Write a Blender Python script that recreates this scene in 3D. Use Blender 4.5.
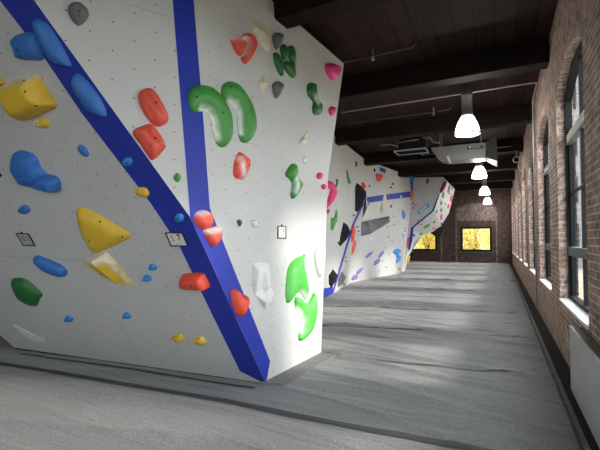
import bpy, bmesh, math, random
from mathutils import Vector, Matrix, noise
from mathutils.bvhtree import BVHTree
from mathutils.geometry import delaunay_2d_cdt
random.seed(7)
S = bpy.context.scene
COL = S.collection
for o in list(bpy.data.objects):
    bpy.data.objects.remove(o)

# ------------------------------------------------------------------ camera
F_PX = 389.0
YAW = math.atan(198 / F_PX)
PITCH = math.atan(13 / F_PX)
cd = bpy.data.cameras.new('camera')
cd.sensor_width = 36
cd.lens = F_PX / 600 * 36
cd.clip_end = 300
cam = bpy.data.objects.new('camera', cd)
COL.objects.link(cam)
CAM = Vector((0, 0, 1.6))
cam.location = CAM
cam.rotation_euler = (math.pi / 2 + PITCH, 0, YAW)
S.camera = cam
R3 = cam.rotation_euler.to_matrix()

# ------------------------------------------------------------------ world, sun, exposure
S.view_settings.view_transform = 'Standard'
S.view_settings.look = 'None'
S.view_settings.gamma = 1
S.view_settings.use_curve_mapping = False
S.view_settings.exposure = 0.62
w = bpy.data.worlds.new('sky')
S.world = w
w.use_nodes = True
bg = w.node_tree.nodes['Background']
bg.inputs['Color'].default_value = (0.93, 0.97, 1.0, 1)
bg.inputs['Strength'].default_value = 5.0
sd = bpy.data.lights.new('sun', 'SUN')
sd.energy = 3.8
sd.angle = math.radians(9)
sd.color = (1.0, 0.93, 0.82)
sun = bpy.data.objects.new('sun', sd)
COL.objects.link(sun)
sdir = Vector((-0.80, -0.15, -0.46)).normalized()
sun.rotation_euler = sdir.to_track_quat('-Z', 'Y').to_euler()

XR = 0.77          # inner face of the window wall
XL = -9.0
YB, YF = -7.5, 27.6
ZC = 4.8
ZT = 4.62          # top of the climbing walls
WIN = [(5.62 + 2.93 * k) for k in range(-3, 8)]
for i, yc in enumerate(WIN):
    ld = bpy.data.lights.new('window_portal', 'AREA')
    ld.shape = 'RECTANGLE'; ld.size = 3.0; ld.size_y = 2.0
    ld.cycles.is_portal = True
    lo = bpy.data.objects.new('window_portal', ld)
    COL.objects.link(lo)
    lo.location = (XR + 0.30, yc, 2.3)
    lo.rotation_euler = (0, math.pi / 2, 0)

# ------------------------------------------------------------------ pixel -> ray helpers (real camera rays)
def ray(px, py):
    return (R3 @ Vector(((px - 300) / F_PX, -(py - 225) / F_PX, -1))).normalized()
def depth(px, py, d):
    return CAM + (R3 @ Vector(((px - 300) / F_PX, -(py - 225) / F_PX, -1))) * d
def at_h(px, py, h):
    r = ray(px, py)
    return CAM + r * ((h - CAM.z) / r.z)
def flo(px, py):
    return at_h(px, py, 0.0)
class Plane:
    def __init__(s, a, b, c):
        s.p = a.copy(); s.n = (b - a).cross(c - a).normalized()
        if s.n.dot(CAM - a) < 0: s.n = -s.n
    def hit(s, px, py):
        r = ray(px, py)
        return CAM + r * ((s.p - CAM).dot(s.n) / r.dot(s.n))
    def y_at(s, x, z):
        return s.p.y - (s.n.x * (x - s.p.x) + s.n.z * (z - s.p.z)) / s.n.y
def to_z(a, b, z):
    t = (z - a.z) / (b.z - a.z)
    return a + (b - a) * t

# ------------------------------------------------------------------ materials
def newmat(name):
    m = bpy.data.materials.new(name); m.use_nodes = True
    nt = m.node_tree
    return m, nt, nt.nodes['Principled BSDF']
def N(nt, t, **kw):
    n = nt.nodes.new(t)
    for k, v in kw.items():
        if hasattr(n, k): setattr(n, k, v)
    return n
def math_node(nt, op, a, b=None, c=None):
    n = N(nt, 'ShaderNodeMath', operation=op)
    for i, v in enumerate((a, b, c)):
        if v is None: continue
        if isinstance(v, (int, float)): n.inputs[i].default_value = v
        else: nt.links.new(v, n.inputs[i])
    return n.outputs[0]
def mixc(nt, fac, a, b, blend='MIX'):
    n = N(nt, 'ShaderNodeMix', data_type='RGBA', blend_type=blend)
    for s, v in ((n.inputs['Factor'], fac), (n.inputs[6], a), (n.inputs[7], b)):
        if isinstance(v, (int, float)): s.default_value = v
        elif isinstance(v, tuple): s.default_value = v if len(v) == 4 else (*v, 1)
        else: nt.links.new(v, s)
    return n.outputs[2]
def simple(name, col, rough=0.5, metal=0.0, var=0.12, scale=6.0, bump=0.0, spec=0.5):
    m, nt, b = newmat(name)
    tc = N(nt, 'ShaderNodeTexCoord')
    no = N(nt, 'ShaderNodeTexNoise'); no.inputs['Scale'].default_value = scale
    no.inputs['Detail'].default_value = 4
    nt.links.new(tc.outputs['Object'], no.inputs['Vector'])
    dark = tuple(c * (1 - var) for c in col); lite = tuple(min(1, c * (1 + var)) for c in col)
    nt.links.new(mixc(nt, no.outputs['Fac'], dark, lite), b.inputs['Base Color'])
    b.inputs['Roughness'].default_value = rough
    b.inputs['Metallic'].default_value = metal
    b.inputs['Specular IOR Level'].default_value = spec
    if bump:
        bp = N(nt, 'ShaderNodeBump'); bp.inputs['Strength'].default_value = bump
        bp.inputs['Distance'].default_value = 0.01
        n2 = N(nt, 'ShaderNodeTexNoise'); n2.inputs['Scale'].default_value = scale * 12
        nt.links.new(tc.outputs['Object'], n2.inputs['Vector'])
        nt.links.new(n2.outputs['Fac'], bp.inputs['Height'])
        nt.links.new(bp.outputs['Normal'], b.inputs['Normal'])
    return m
def hold_mat(name, col, rough=0.5):
    """coloured climbing-hold resin with white chalk where the 'chalk' attribute says and a light dusting"""
    m, nt, b = newmat(name)
    tc = N(nt, 'ShaderNodeTexCoord')
    n1 = N(nt, 'ShaderNodeTexNoise'); n1.inputs['Scale'].default_value = 14; n1.inputs['Detail'].default_value = 5
    nt.links.new(tc.outputs['Object'], n1.inputs['Vector'])
    at = N(nt, 'ShaderNodeAttribute'); at.attribute_name = 'chalk'
    base = mixc(nt, n1.outputs['Fac'], tuple(c * 0.86 for c in col), tuple(min(1, c * 1.1) for c in col))
    f = math_node(nt, 'MULTIPLY', at.outputs['Fac'], math_node(nt, 'MULTIPLY_ADD', n1.outputs['Fac'], 1.6, 0.1))
    f = math_node(nt, 'MINIMUM', f, 0.85)
    nt.links.new(mixc(nt, f, base, (0.8, 0.8, 0.78)), b.inputs['Base Color'])
    b.inputs['Roughness'].default_value = rough
    bp = N(nt, 'ShaderNodeBump'); bp.inputs['Strength'].default_value = 0.25; bp.inputs['Distance'].default_value = 0.004
    n2 = N(nt, 'ShaderNodeTexNoise'); n2.inputs['Scale'].default_value = 90
    nt.links.new(tc.outputs['Object'], n2.inputs['Vector'])
    nt.links.new(n2.outputs['Fac'], bp.inputs['Height'])
    nt.links.new(bp.outputs['Normal'], b.inputs['Normal'])
    return m
def panel_mat(name, col, rough, dots=True, rdot=0.0064):
    """painted plywood with its staggered grid of bolt holes; UV is in metres on each facet"""
    m, nt, b = newmat(name)
    uv = N(nt, 'ShaderNodeUVMap'); uv.uv_map = 'UVMap'
    sp = N(nt, 'ShaderNodeSeparateXYZ'); nt.links.new(uv.outputs[0], sp.inputs[0])
    u, v = sp.outputs[0], sp.outputs[1]
    us = math_node(nt, 'DIVIDE', u, 0.17)
    col_i = math_node(nt, 'FLOOR', us)
    fu = math_node(nt, 'MULTIPLY', math_node(nt, 'SUBTRACT', math_node(nt, 'FRACT', us), 0.5), 0.17)
    odd = math_node(nt, 'MULTIPLY', math_node(nt, 'MODULO', math_node(nt, 'ABSOLUTE', col_i), 2.0), 0.5)
    vs = math_node(nt, 'ADD', math_node(nt, 'DIVIDE', v, 0.25), odd)
    fv = math_node(nt, 'MULTIPLY', math_node(nt, 'SUBTRACT', math_node(nt, 'FRACT', vs), 0.5), 0.25)
    d2 = math_node(nt, 'ADD', math_node(nt, 'MULTIPLY', fu, fu), math_node(nt, 'MULTIPLY', fv, fv))
    dot = math_node(nt, 'LESS_THAN', d2, rdot ** 2)
    tc = N(nt, 'ShaderNodeTexCoord')
    n1 = N(nt, 'ShaderNodeTexNoise'); n1.inputs['Scale'].default_value = 1.6; n1.inputs['Detail'].default_value = 8
    nt.links.new(tc.outputs['Object'], n1.inputs['Vector'])
    base = mixc(nt, n1.outputs['Fac'], tuple(c * 0.9 for c in col), tuple(min(1, c * 1.06) for c in col))
    # scuffs of shoe rubber
    n3 = N(nt, 'ShaderNodeTexNoise'); n3.inputs['Scale'].default_value = 9; n3.inputs['Detail'].default_value = 6
    nt.links.new(tc.outputs['Object'], n3.inputs['Vector'])
    sc = math_node(nt, 'MULTIPLY', math_node(nt, 'GREATER_THAN', n3.outputs['Fac'], 0.68), 0.10)
    base = mixc(nt, sc, base, (0.12, 0.12, 0.12))
    if dots:
        base = mixc(nt, dot, base, (0.02, 0.02, 0.02))
    nt.links.new(base, b.inputs['Base Color'])
    b.inputs['Specular IOR Level'].default_value = 0.25
    b.inputs['Roughness'].default_value = rough
    bp = N(nt, 'ShaderNodeBump'); bp.inputs['Strength'].default_value = 0.15; bp.inputs['Distance'].default_value = 0.003
    n2 = N(nt, 'ShaderNodeTexNoise'); n2.inputs['Scale'].default_value = 220
    nt.links.new(tc.outputs['Object'], n2.inputs['Vector'])
    nt.links.new(n2.outputs['Fac'], bp.inputs['Height'])
    nt.links.new(bp.outputs['Normal'], b.inputs['Normal'])
    return m
def brick_mat(name, c1, c2, mortar, white=0.0):
    m, nt, b = newmat(name)
    uv = N(nt, 'ShaderNodeUVMap'); uv.uv_map = 'UVMap'
    br = N(nt, 'ShaderNodeTexBrick')
    br.inputs['Scale'].default_value = 1.0
    br.inputs['Brick Width'].default_value = 0.215
    br.inputs['Row Height'].default_value = 0.073
    br.inputs['Mortar Size'].default_value = 0.007
    br.inputs['Mortar Smooth'].default_value = 0.3
    br.inputs['Bias'].default_value = -0.1
    br.inputs['Color1'].default_value = (*c1, 1); br.inputs['Color2'].default_value = (*c2, 1)
    br.inputs['Mortar'].default_value = (*mortar, 1)
    nw = N(nt, 'ShaderNodeTexNoise'); nw.inputs['Scale'].default_value = 9
    nt.links.new(uv.outputs[0], nw.inputs['Vector'])
    wob = N(nt, 'ShaderNodeVectorMath', operation='MULTIPLY_ADD')
    nt.links.new(nw.outputs['Color'], wob.inputs[0]); wob.inputs[1].default_value = (0.012, 0.012, 0)
    nt.links.new(uv.outputs[0], wob.inputs[2])
    nt.links.new(wob.outputs[0], br.inputs['Vector'])
    n1 = N(nt, 'ShaderNodeTexNoise'); n1.inputs['Scale'].default_value = 5; n1.inputs['Detail'].default_value = 8
    nt.links.new(uv.outputs[0], n1.inputs['Vector'])
    rp = N(nt, 'ShaderNodeValToRGB'); rp.color_ramp.elements[0].position = 0.32; rp.color_ramp.elements[1].position = 0.7
    rp.color_ramp.elements[0].color = (0.45, 0.42, 0.42, 1); rp.color_ramp.elements[1].color = (1.5, 1.45, 1.4, 1)
    nt.links.new(n1.outputs['Fac'], rp.inputs['Fac'])
    c = mixc(nt, 0.8, br.outputs['Color'], rp.outputs['Color'], 'MULTIPLY')
    if white:
        n4 = N(nt, 'ShaderNodeTexNoise'); n4.inputs['Scale'].default_value = 13; n4.inputs['Detail'].default_value = 6
        nt.links.new(uv.outputs[0], n4.inputs['Vector'])
        f = math_node(nt, 'MULTIPLY', math_node(nt, 'GREATER_THAN', n4.outputs['Fac'], 0.52), white)
        c = mixc(nt, f, c, (0.62, 0.57, 0.53))
    nt.links.new(c, b.inputs['Base Color'])
    b.inputs['Roughness'].default_value = 0.85
    bp = N(nt, 'ShaderNodeBump'); bp.inputs['Strength'].default_value = 0.9; bp.inputs['Distance'].default_value = 0.012
    h = math_node(nt, 'ADD', math_node(nt, 'SUBTRACT', 1.0, br.outputs['Fac']), math_node(nt, 'MULTIPLY', n1.outputs['Fac'], 0.7))
    nt.links.new(h, bp.inputs['Height']); nt.links.new(bp.outputs['Normal'], b.inputs['Normal'])
    return m
def mat_fabric():
    m, nt, b = newmat('mat_cover_fabric')
    tc = N(nt, 'ShaderNodeTexCoord')
    n1 = N(nt, 'ShaderNodeTexNoise'); n1.inputs['Scale'].default_value = 60; n1.inputs['Detail'].default_value = 4; n1.inputs['Roughness'].default_value = 0.7
    n2 = N(nt, 'ShaderNodeTexNoise'); n2.inputs['Scale'].default_value = 0.9; n2.inputs['Detail'].default_value = 6
    mp = N(nt, 'ShaderNodeMapping'); mp.inputs['Scale'].default_value = (0.45, 3.2, 1)
    n3 = N(nt, 'ShaderNodeTexNoise'); n3.inputs['Scale'].default_value = 1.6; n3.inputs['Detail'].default_value = 5
    n3.inputs['Distortion'].default_value = 0.6
    nt.links.new(tc.outputs['Object'], n1.inputs['Vector']); nt.links.new(tc.outputs['Object'], n2.inputs['Vector'])
    nt.links.new(tc.outputs['Object'], mp.inputs['Vector']); nt.links.new(mp.outputs[0], n3.inputs['Vector'])
    g_ = N(nt, 'ShaderNodeMapRange'); g_.inputs['From Min'].default_value = 0.36; g_.inputs['From Max'].default_value = 0.64
    nt.links.new(n1.outputs['Fac'], g_.inputs['Value'])
    c = mixc(nt, g_.outputs['Result'], (0.034, 0.036, 0.040), (0.175, 0.180, 0.192))
    c = mixc(nt, n2.outputs['Fac'], mixc(nt, 0.25, c, (0.08, 0.085, 0.09)), mixc(nt, 0.18, c, (0.4, 0.39, 0.38)))
    nt.links.new(c, b.inputs['Base Color'])
    b.inputs['Roughness'].default_value = 0.8
    b.inputs['Sheen Weight'].default_value = 0.25
    h = math_node(nt, 'ADD', math_node(nt, 'MULTIPLY', n3.outputs['Fac'], 1.0), math_node(nt, 'MULTIPLY', n1.outputs['Fac'], 0.06))
    bp = N(nt, 'ShaderNodeBump'); bp.inputs['Strength'].default_value = 0.8; bp.inputs['Distance'].default_value = 0.03
    nt.links.new(h, bp.inputs['Height']); nt.links.new(bp.outputs['Normal'], b.inputs['Normal'])
    return m
def plank_mat(name, col, width=0.28, axis=0):
    m, nt, b = newmat(name)
    tc = N(nt, 'ShaderNodeTexCoord')
    sp = N(nt, 'ShaderNodeSeparateXYZ'); nt.links.new(tc.outputs['Object'], sp.inputs[0])
    u = math_node(nt, 'DIVIDE', sp.outputs[axis], width)
    fl = math_node(nt, 'FLOOR', u); fr = math_node(nt, 'FRACT', u)
    gap = math_node(nt, 'LESS_THAN', fr, 0.06)
    wn = N(nt, 'ShaderNodeTexWhiteNoise', noise_dimensions='1D'); nt.links.new(fl, wn.inputs['W'])
    mp = N(nt, 'ShaderNodeMapping'); mp.inputs['Scale'].default_value = (18, 1.2, 18) if axis == 0 else (1.2, 18, 18)
    nt.links.new(tc.outputs['Object'], mp.inputs['Vector'])
    n1 = N(nt, 'ShaderNodeTexNoise'); n1.inputs['Scale'].default_value = 1.5; n1.inputs['Detail'].default_value = 6
    nt.links.new(mp.outputs[0], n1.inputs['Vector'])
    a = tuple(c * 0.6 for c in col); d = tuple(c * 1.5 for c in col)
    c = mixc(nt, wn.outputs['Value'], a, d)
    c = mixc(nt, 0.7, c, mixc(nt, n1.outputs['Fac'], (0.5, 0.5, 0.5), (1.5, 1.5, 1.5)), 'MULTIPLY')
    c = mixc(nt, gap, c, (0.001, 0.001, 0.001))
    nt.links.new(c, b.inputs['Base Color']); b.inputs['Roughness'].default_value = 0.7; b.inputs['Specular IOR Level'].default_value = 0.15
    bp = N(nt, 'ShaderNodeBump'); bp.inputs['Strength'].default_value = 0.5; bp.inputs['Distance'].default_value = 0.02
    nt.links.new(math_node(nt, 'SUBTRACT', n1.outputs['Fac'], math_node(nt, 'MULTIPLY', gap, 2.0)), bp.inputs['Height'])
    nt.links.new(bp.outputs['Normal'], b.inputs['Normal'])
    return m
def emit(name, col, st):
    m, nt, b = newmat(name)
    b.inputs['Base Color'].default_value = (*col, 1)
    b.inputs['Emission Color'].default_value = (*col, 1); b.inputs['Emission Strength'].default_value = st
    return m
def glass_mat():
    m = bpy.data.materials.new('window_glass'); m.use_nodes = True
    nt = m.node_tree; nt.nodes.remove(nt.nodes['Principled BSDF'])
    out = nt.nodes['Material Output']
    tr = N(nt, 'ShaderNodeBsdfTransparent'); tr.inputs[0].default_value = (0.93, 0.95, 0.95, 1)
    gl = N(nt, 'ShaderNodeBsdfGlossy'); gl.inputs['Roughness'].default_value = 0.03
    fr = N(nt, 'ShaderNodeLayerWeight'); fr.inputs[0].default_value = 0.5
    mx = N(nt, 'ShaderNodeMixShader')
    nt.links.new(math_node(nt, 'MULTIPLY_ADD', math_node(nt, 'POWER', fr.outputs['Facing'], 5.0), 0.6, 0.04), mx.inputs[0]); nt.links.new(tr.outputs[0], mx.inputs[1]); nt.links.new(gl.outputs[0], mx.inputs[2])
    nt.links.new(mx.outputs[0], out.inputs['Surface'])
    return m

M = {}
M['panel'] = panel_mat('painted_panel_white', (0.545, 0.545, 0.535), 0.5)
M['blue_paint'] = panel_mat('painted_panel_blue', (0.022, 0.04, 0.35), 0.5)
M['blue_plain'] = simple('blue_paint_plain', (0.03, 0.045, 0.28), 0.5)
M['seam'] = simple('panel_joint', (0.32, 0.32, 0.31), 0.6)
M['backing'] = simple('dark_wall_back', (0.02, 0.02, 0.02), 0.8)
M['brick'] = brick_mat('red_brown_brick', (0.36, 0.235, 0.175), (0.21, 0.135, 0.10), (0.66, 0.58, 0.51))
M['brick_jamb'] = brick_mat('lit_weathered_jamb_brick', (0.46, 0.29, 0.23), (0.28, 0.18, 0.14), (0.55, 0.5, 0.46), 0.75)  # base colour lightened for window light on the jambs; pale patches are paint
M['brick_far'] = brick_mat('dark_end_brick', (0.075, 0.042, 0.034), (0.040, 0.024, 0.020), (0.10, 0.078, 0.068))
M['brick_arch'] = brick_mat('pale_arch_brick', (0.19, 0.15, 0.135), (0.10, 0.075, 0.066), (0.22, 0.19, 0.175))
M['mat'] = mat_fabric()
M['strip'] = simple('dark_seam_tape', (0.045, 0.047, 0.05), 0.75, var=0.25, scale=20)
M['flange'] = simple('black_vinyl_flange', (0.026, 0.027, 0.029), 0.9, var=0.3, scale=8, bump=0.3, spec=0.1)
M['flap'] = simple('light_mat_flap', (0.16, 0.16, 0.16), 0.8)
M['concrete'] = simple('concrete_slab', (0.2, 0.2, 0.19), 0.85, bump=0.3)
M['plank'] = plank_mat('dark_ceiling_planks', (0.027, 0.013, 0.010))
M['beam'] = simple('dark_stained_timber', (0.012, 0.0075, 0.006), 0.7, var=0.5, scale=4, bump=0.4, spec=0.15)
M['black_metal'] = simple('black_window_metal', (0.009, 0.010, 0.011), 0.6, spec=0.15)
M['grey_rail'] = simple('grey_green_rail', (0.13, 0.14, 0.13), 0.6)
M['white_sill'] = simple('white_painted_sill', (0.75, 0.75, 0.74), 0.5, var=0.05)
M['glass'] = glass_mat()
M['galv'] = simple('galvanised_steel', (0.26, 0.26, 0.25), 0.42, 0.6, var=0.2, scale=5)
M['pipe'] = simple('grey_steel_pipe', (0.55, 0.55, 0.54), 0.4, 0.6)
M['dark_pipe'] = simple('dark_iron_pipe', (0.10, 0.085, 0.08), 0.5, 0.4)
M['cover'] = simple('grey_powder_coat', (0.46, 0.465, 0.47), 0.5, var=0.06)
M['cover_top'] = simple('dark_grille_top', (0.06, 0.05, 0.045), 0.6)
M['lamp'] = emit('glowing_acrylic', (1.0, 0.98, 0.94), 7.0)
M['hole'] = simple('bolt_recess', (0.012, 0.012, 0.012), 0.5)
M['tag_white'] = simple('tag_card', (0.72, 0.71, 0.67), 0.4, var=0.03)
M['tag_grey'] = simple('tag_card_grey', (0.42, 0.43, 0.42), 0.4, var=0.03)
M['tag_frame'] = simple('tag_black_frame', (0.02, 0.02, 0.02), 0.4)
M['ink'] = simple('tag_ink', (0.02, 0.02, 0.02), 0.5)
M['ink_yellow'] = simple('tag_yellow_ink', (0.45, 0.3, 0.08), 0.5)
HC = dict(blue=(0.035, 0.165, 0.52), sky=(0.03, 0.24, 0.62), green=(0.05, 0.27, 0.045), dgreen=(0.02, 0.14, 0.035), bgreen=(0.09, 0.48, 0.07),
          yellow=(0.74, 0.48, 0.035), red=(0.72, 0.075, 0.04), coral=(0.70, 0.085, 0.05), pink=(0.80, 0.04, 0.27), hot=(0.75, 0.035, 0.16), cream=(0.66, 0.59, 0.46),
          white=(0.72, 0.71, 0.68), grey=(0.13, 0.13, 0.135), black=(0.012, 0.012, 0.013), dgrey=(0.014, 0.0145, 0.016), purple=(0.24, 0.15, 0.47),
          maroon=(0.22, 0.02, 0.035), orange=(0.75, 0.16, 0.04), pblack=(0.012, 0.012, 0.013))
for k, c in HC.items():
    M[k] = hold_mat('hold_' + k, c, 0.28 if k == 'pblack' else 0.85 if k in ('dgrey', 'black') else 0.5)
    if k in ('dgrey', 'black'): M[k].node_tree.nodes['Principled BSDF'].inputs['Specular IOR Level'].default_value = 0.1

# ------------------------------------------------------------------ mesh helpers
def obj(name, bm, mats, parent=None, smooth=False):
    me = bpy.data.meshes.new(name)
    bm.normal_update(); bm.to_mesh(me); bm.free()
    for m in (mats if isinstance(mats, (list, tuple)) else [mats]):
        me.materials.append(m)
    if smooth:
        for p in me.polygons: p.use_smooth = True
    o = bpy.data.objects.new(name, me); COL.objects.link(o)
    if parent is not None:
        o.parent = parent
        o.matrix_parent_inverse = parent.matrix_world.inverted() if False else Matrix.Identity(4)
    return o
def tag(o, label, cat=None, group=None, kind=None):
    if label: o['label'] = label
    if cat: o['category'] = cat
    if group: o['group'] = group
    if kind: o['kind'] = kind
    return o
def empty(name, loc, label=None, cat=None, group=None, kind=None):
    o = bpy.data.objects.new(name, None); COL.objects.link(o)
    o.location = loc; o.empty_display_size = 0.1
    return tag(o, label, cat, group, kind)
def struct(o):
    o['kind'] = 'structure'; return o
def box(bm, x0, x1, y0, y1, z0, z1, mi=0):
    vs = [bm.verts.new((x, y, z)) for x in (x0, x1) for y in (y0, y1) for z in (z0, z1)]
    for f in ((0, 1, 3, 2), (4, 6, 7, 5), (0, 4, 5, 1), (2, 3, 7, 6), (0, 2, 6, 4), (1, 5, 7, 3)):
        fc = bm.faces.new([vs[i] for i in f]); fc.material_index = mi
    return vs
def bevbox(x0, x1, y0, y1, z0, z1, r=0.005):
    bm = bmesh.new(); box(bm, x0, x1, y0, y1, z0, z1)
    bmesh.ops.bevel(bm, geom=bm.edges[:], offset=r, segments=2, affect='EDGES')
    return bm
def tube(bm, pts, r, seg=10, mi=0, cap=True):
    pts = [Vector(p) for p in pts]
    rings = []
    for i, p in enumerate(pts):
        t = (pts[min(i + 1, len(pts) - 1)] - pts[max(i - 1, 0)]).normalized()
        a = t.orthogonal().normalized() if abs(t.z) > 0.95 or i == 0 and abs(t.z) > 0.9 else t.cross(Vector((0, 0, 1))).normalized()
        b = t.cross(a).normalized()
        rr = r[i] if isinstance(r, (list, tuple)) else r
        rings.append([bm.verts.new(p + (a * math.cos(2 * math.pi * k / seg) + b * math.sin(2 * math.pi * k / seg)) * rr) for k in range(seg)])
    for i in range(len(rings) - 1):
        A, B = rings[i], rings[i + 1]
        # match ring starts
        off = min(range(seg), key=lambda s: sum((A[k].co - B[(k + s) % seg].co).length for k in range(0, seg, 3)))
        for k in range(seg):
            f = bm.faces.new((A[k], A[(k + 1) % seg], B[(k + 1 + off) % seg], B[(k + off) % seg])); f.material_index = mi; f.smooth = True
    if cap:
        for rg in (rings[0][::-1], rings[-1]):
            f = bm.faces.new(rg); f.material_index = mi
def lathe(bm, prof, c, seg=28, mi=0):
    rings = []
    for r, z in prof:
        rings.append([bm.verts.new((c[0] + r * math.cos(2 * math.pi * k / seg), c[1] + r * math.sin(2 * math.pi * k / seg), c[2] + z)) for k in range(seg)])
    for i in range(len(rings) - 1):
        for k in range(seg):
            f = bm.faces.new((rings[i][k], rings[i][(k + 1) % seg], rings[i + 1][(k + 1) % seg], rings[i + 1][k])); f.material_index = mi; f.smooth = True
def local(bm, off):
    for v in bm.verts: v.co -= off
    return bm
def frame_of(n):
    n = n.normalized()
    u = Vector((0, 0, 1)).cross(n)
    u = Vector((1, 0, 0)) if u.length < 1e-4 else u.normalized()
    v = n.cross(u).normalized()
    return u, v, n

# ------------------------------------------------------------------ the setting: floor, ceiling, brick walls
bm = bmesh.new(); box(bm, XL, XR, YB, YF, -0.30, -0.20)
struct(obj('floor', bm, M['concrete']))
bm = bmesh.new(); box(bm, XL, XR + 0.5, YB, YF + 0.4, ZC, ZC + 0.15)
struct(obj('ceiling', bm, M['plank']))

ZS, ZSP, RISE, HW = 0.74, 3.58, 0.27, 0.98
def arch_pts(yc, n=14, hw=HW, zsp=ZSP, rise=RISE):
    R = (hw * hw + rise * rise) / (2 * rise)
    out = []
    for i in range(n + 1):
        a = -1 + 2 * i / n
        y = a * hw
        out.append((yc + y, zsp + rise - R + math.sqrt(R * R - y * y)))
    return out
def wall_quad(bm, uvl, pts, uvs, mi=0):
    f = bm.faces.new([bm.verts.new(p) for p in pts]); f.material_index = mi
    for l, q in zip(f.loops, uvs): l[uvl].uv = q
def window_wall(name, mats, P, flip, a0, a1, openings, thick):
    """P(a, z, t) -> point: a along the wall, t depth into the wall. openings: (centre, halfwidth, sill, spring, rise)"""
    bm = bmesh.new(); uvl = bm.loops.layers.uv.new('UVMap')
    for t in (0.0, thick):
        edge = a0
        for (c, hw, zs, zsp, rise) in openings:
            for (x0, x1, z0, z1) in ((edge, c - hw, -0.25, ZC), (c - hw, c + hw, -0.25, zs)):
                q = ((x0, z0), (x1, z0), (x1, z1), (x0, z1))
                wall_quad(bm, uvl, [P(a, z, t) for a, z in q], q)
            ap = arch_pts(c, 14, hw, zsp, rise) if rise else [(c - hw, zsp), (c + hw, zsp)]
            for (u0, v0), (u1, v1) in zip(ap, ap[1:]):
                q = ((u0, v0), (u1, v1), (u1, ZC), (u0, ZC))
                wall_quad(bm, uvl, [P(a, z, t) for a, z in q], q)
            if t == 0.0:
                for s in (-1, 1):
                    q = ((c + s * hw, zs, 0), (c + s * hw, zsp, 0), (c + s * hw, zsp, thick), (c + s * hw, zs, thick))
                    wall_quad(bm, uvl, [P(*k) for k in q], [(k[2] + 0.1, k[1]) for k in q], 1)
                q = ((c - hw, zs, 0), (c + hw, zs, 0), (c + hw, zs, thick), (c - hw, zs, thick))
                wall_quad(bm, uvl, [P(*k) for k in q], [(k[0], k[2]) for k in q], 1)
                L = 0
                for (u0, v0), (u1, v1) in zip(ap, ap[1:]):
                    dl = math.hypot(u1 - u0, v1 - v0)
                    q = ((u0, v0, 0), (u1, v1, 0), (u1, v1, thick), (u0, v0, thick))
                    wall_quad(bm, uvl, [P(*k) for k in q], [(0.1, L), (0.1, L + dl), (0.1 + thick, L + dl), (0.1 + thick, L)], 1)
                    L += dl
            edge = c + hw
        q = ((edge, -0.25), (a1, -0.25), (a1, ZC), (edge, ZC))
        wall_quad(bm, uvl, [P(a, z, t) for a, z in q], q)
    bmesh.ops.remove_doubles(bm, verts=bm.verts[:], dist=1e-5)
    bmesh.ops.recalc_face_normals(bm, faces=bm.faces[:])
    return struct(obj(name, bm, mats))
window_wall('wall_right', [M['brick'], M['brick_jamb']], lambda a, z, t: (XR + t, a, z), False, YB, YF,
            [(yc, HW, ZS, ZSP, RISE) for yc in WIN], 0.20)
# end wall openings (two windows set in old bricked-up arches)
def far_pt(px, py):
    r = ray(px, py); return CAM + r * ((YF - CAM.y) / r.y)
a = far_pt(460.7, 251.3); b_ = far_pt(491.8, 226.5)
c_ = far_pt(437.2, 251); 
FW = [((a.x + b_.x) / 2, (b_.x - a.x) / 2, a.z, b_.z), (c_.x - (b_.x - a.x) / 2, (b_.x - a.x) / 2, a.z, b_.z)]
ops = sorted([(c, hw, z0, z1, 0) for c, hw, z0, z1 in FW])
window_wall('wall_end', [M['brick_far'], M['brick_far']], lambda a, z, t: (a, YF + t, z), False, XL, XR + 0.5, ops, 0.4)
bm = bmesh.new(); uvl = bm.loops.layers.uv.new('UVMap')
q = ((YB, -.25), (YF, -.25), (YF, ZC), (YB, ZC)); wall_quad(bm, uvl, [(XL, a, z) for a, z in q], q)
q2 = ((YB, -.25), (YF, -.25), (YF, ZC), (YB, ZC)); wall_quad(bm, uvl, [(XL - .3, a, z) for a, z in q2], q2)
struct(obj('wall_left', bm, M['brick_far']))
FILL_WIN = [-6.2, -2.4]  # unseen back windows, added to brighten the shaded panel and foreground
window_wall('wall_back', [M['brick'], M['brick_jamb']], lambda a, z, t: (a, YB - t, z), False, XL, XR + 0.5,
            [(x, HW, ZS, ZSP, RISE) for x in FILL_WIN], 0.3)
for i, x in enumerate(FILL_WIN):
    O = Vector((x, YB, ZS)); root = struct(empty('window_%d' % (30 + i), O))
    bm = bmesh.new()
    for dx in (-HW, -0.04, HW - 0.08): box(bm, x + dx, x + dx + 0.08, YB - .18, YB - .10, ZS, ZSP + (RISE - .02 if dx == -0.04 else 0))
    for z in (ZS, 1.36, 2.9): box(bm, x - HW, x + HW, YB - .17, YB - .11, z, z + .08)
    for v in bm.verts: v.co -= O
    obj('frame', bm, M['black_metal'], root)
    bm = bmesh.new(); bm.faces.new([bm.verts.new((a, YB - .14, z)) for a, z in [(x - HW, ZS), (x + HW, ZS)] + list(reversed(arch_pts(x)))])
    for v in bm.verts: v.co -= O
    obj('glass', bm, M['glass'], root)
    ld = bpy.data.lights.new('window_portal', 'AREA'); ld.shape = 'RECTANGLE'; ld.size = 2.0; ld.size_y = 3.0; ld.cycles.is_portal = True
    lo = bpy.data.objects.new('window_portal', ld); COL.objects.link(lo); lo.location = (x, YB - 0.4, 2.3); lo.rotation_euler = (math.pi / 2, 0, 0)
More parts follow.
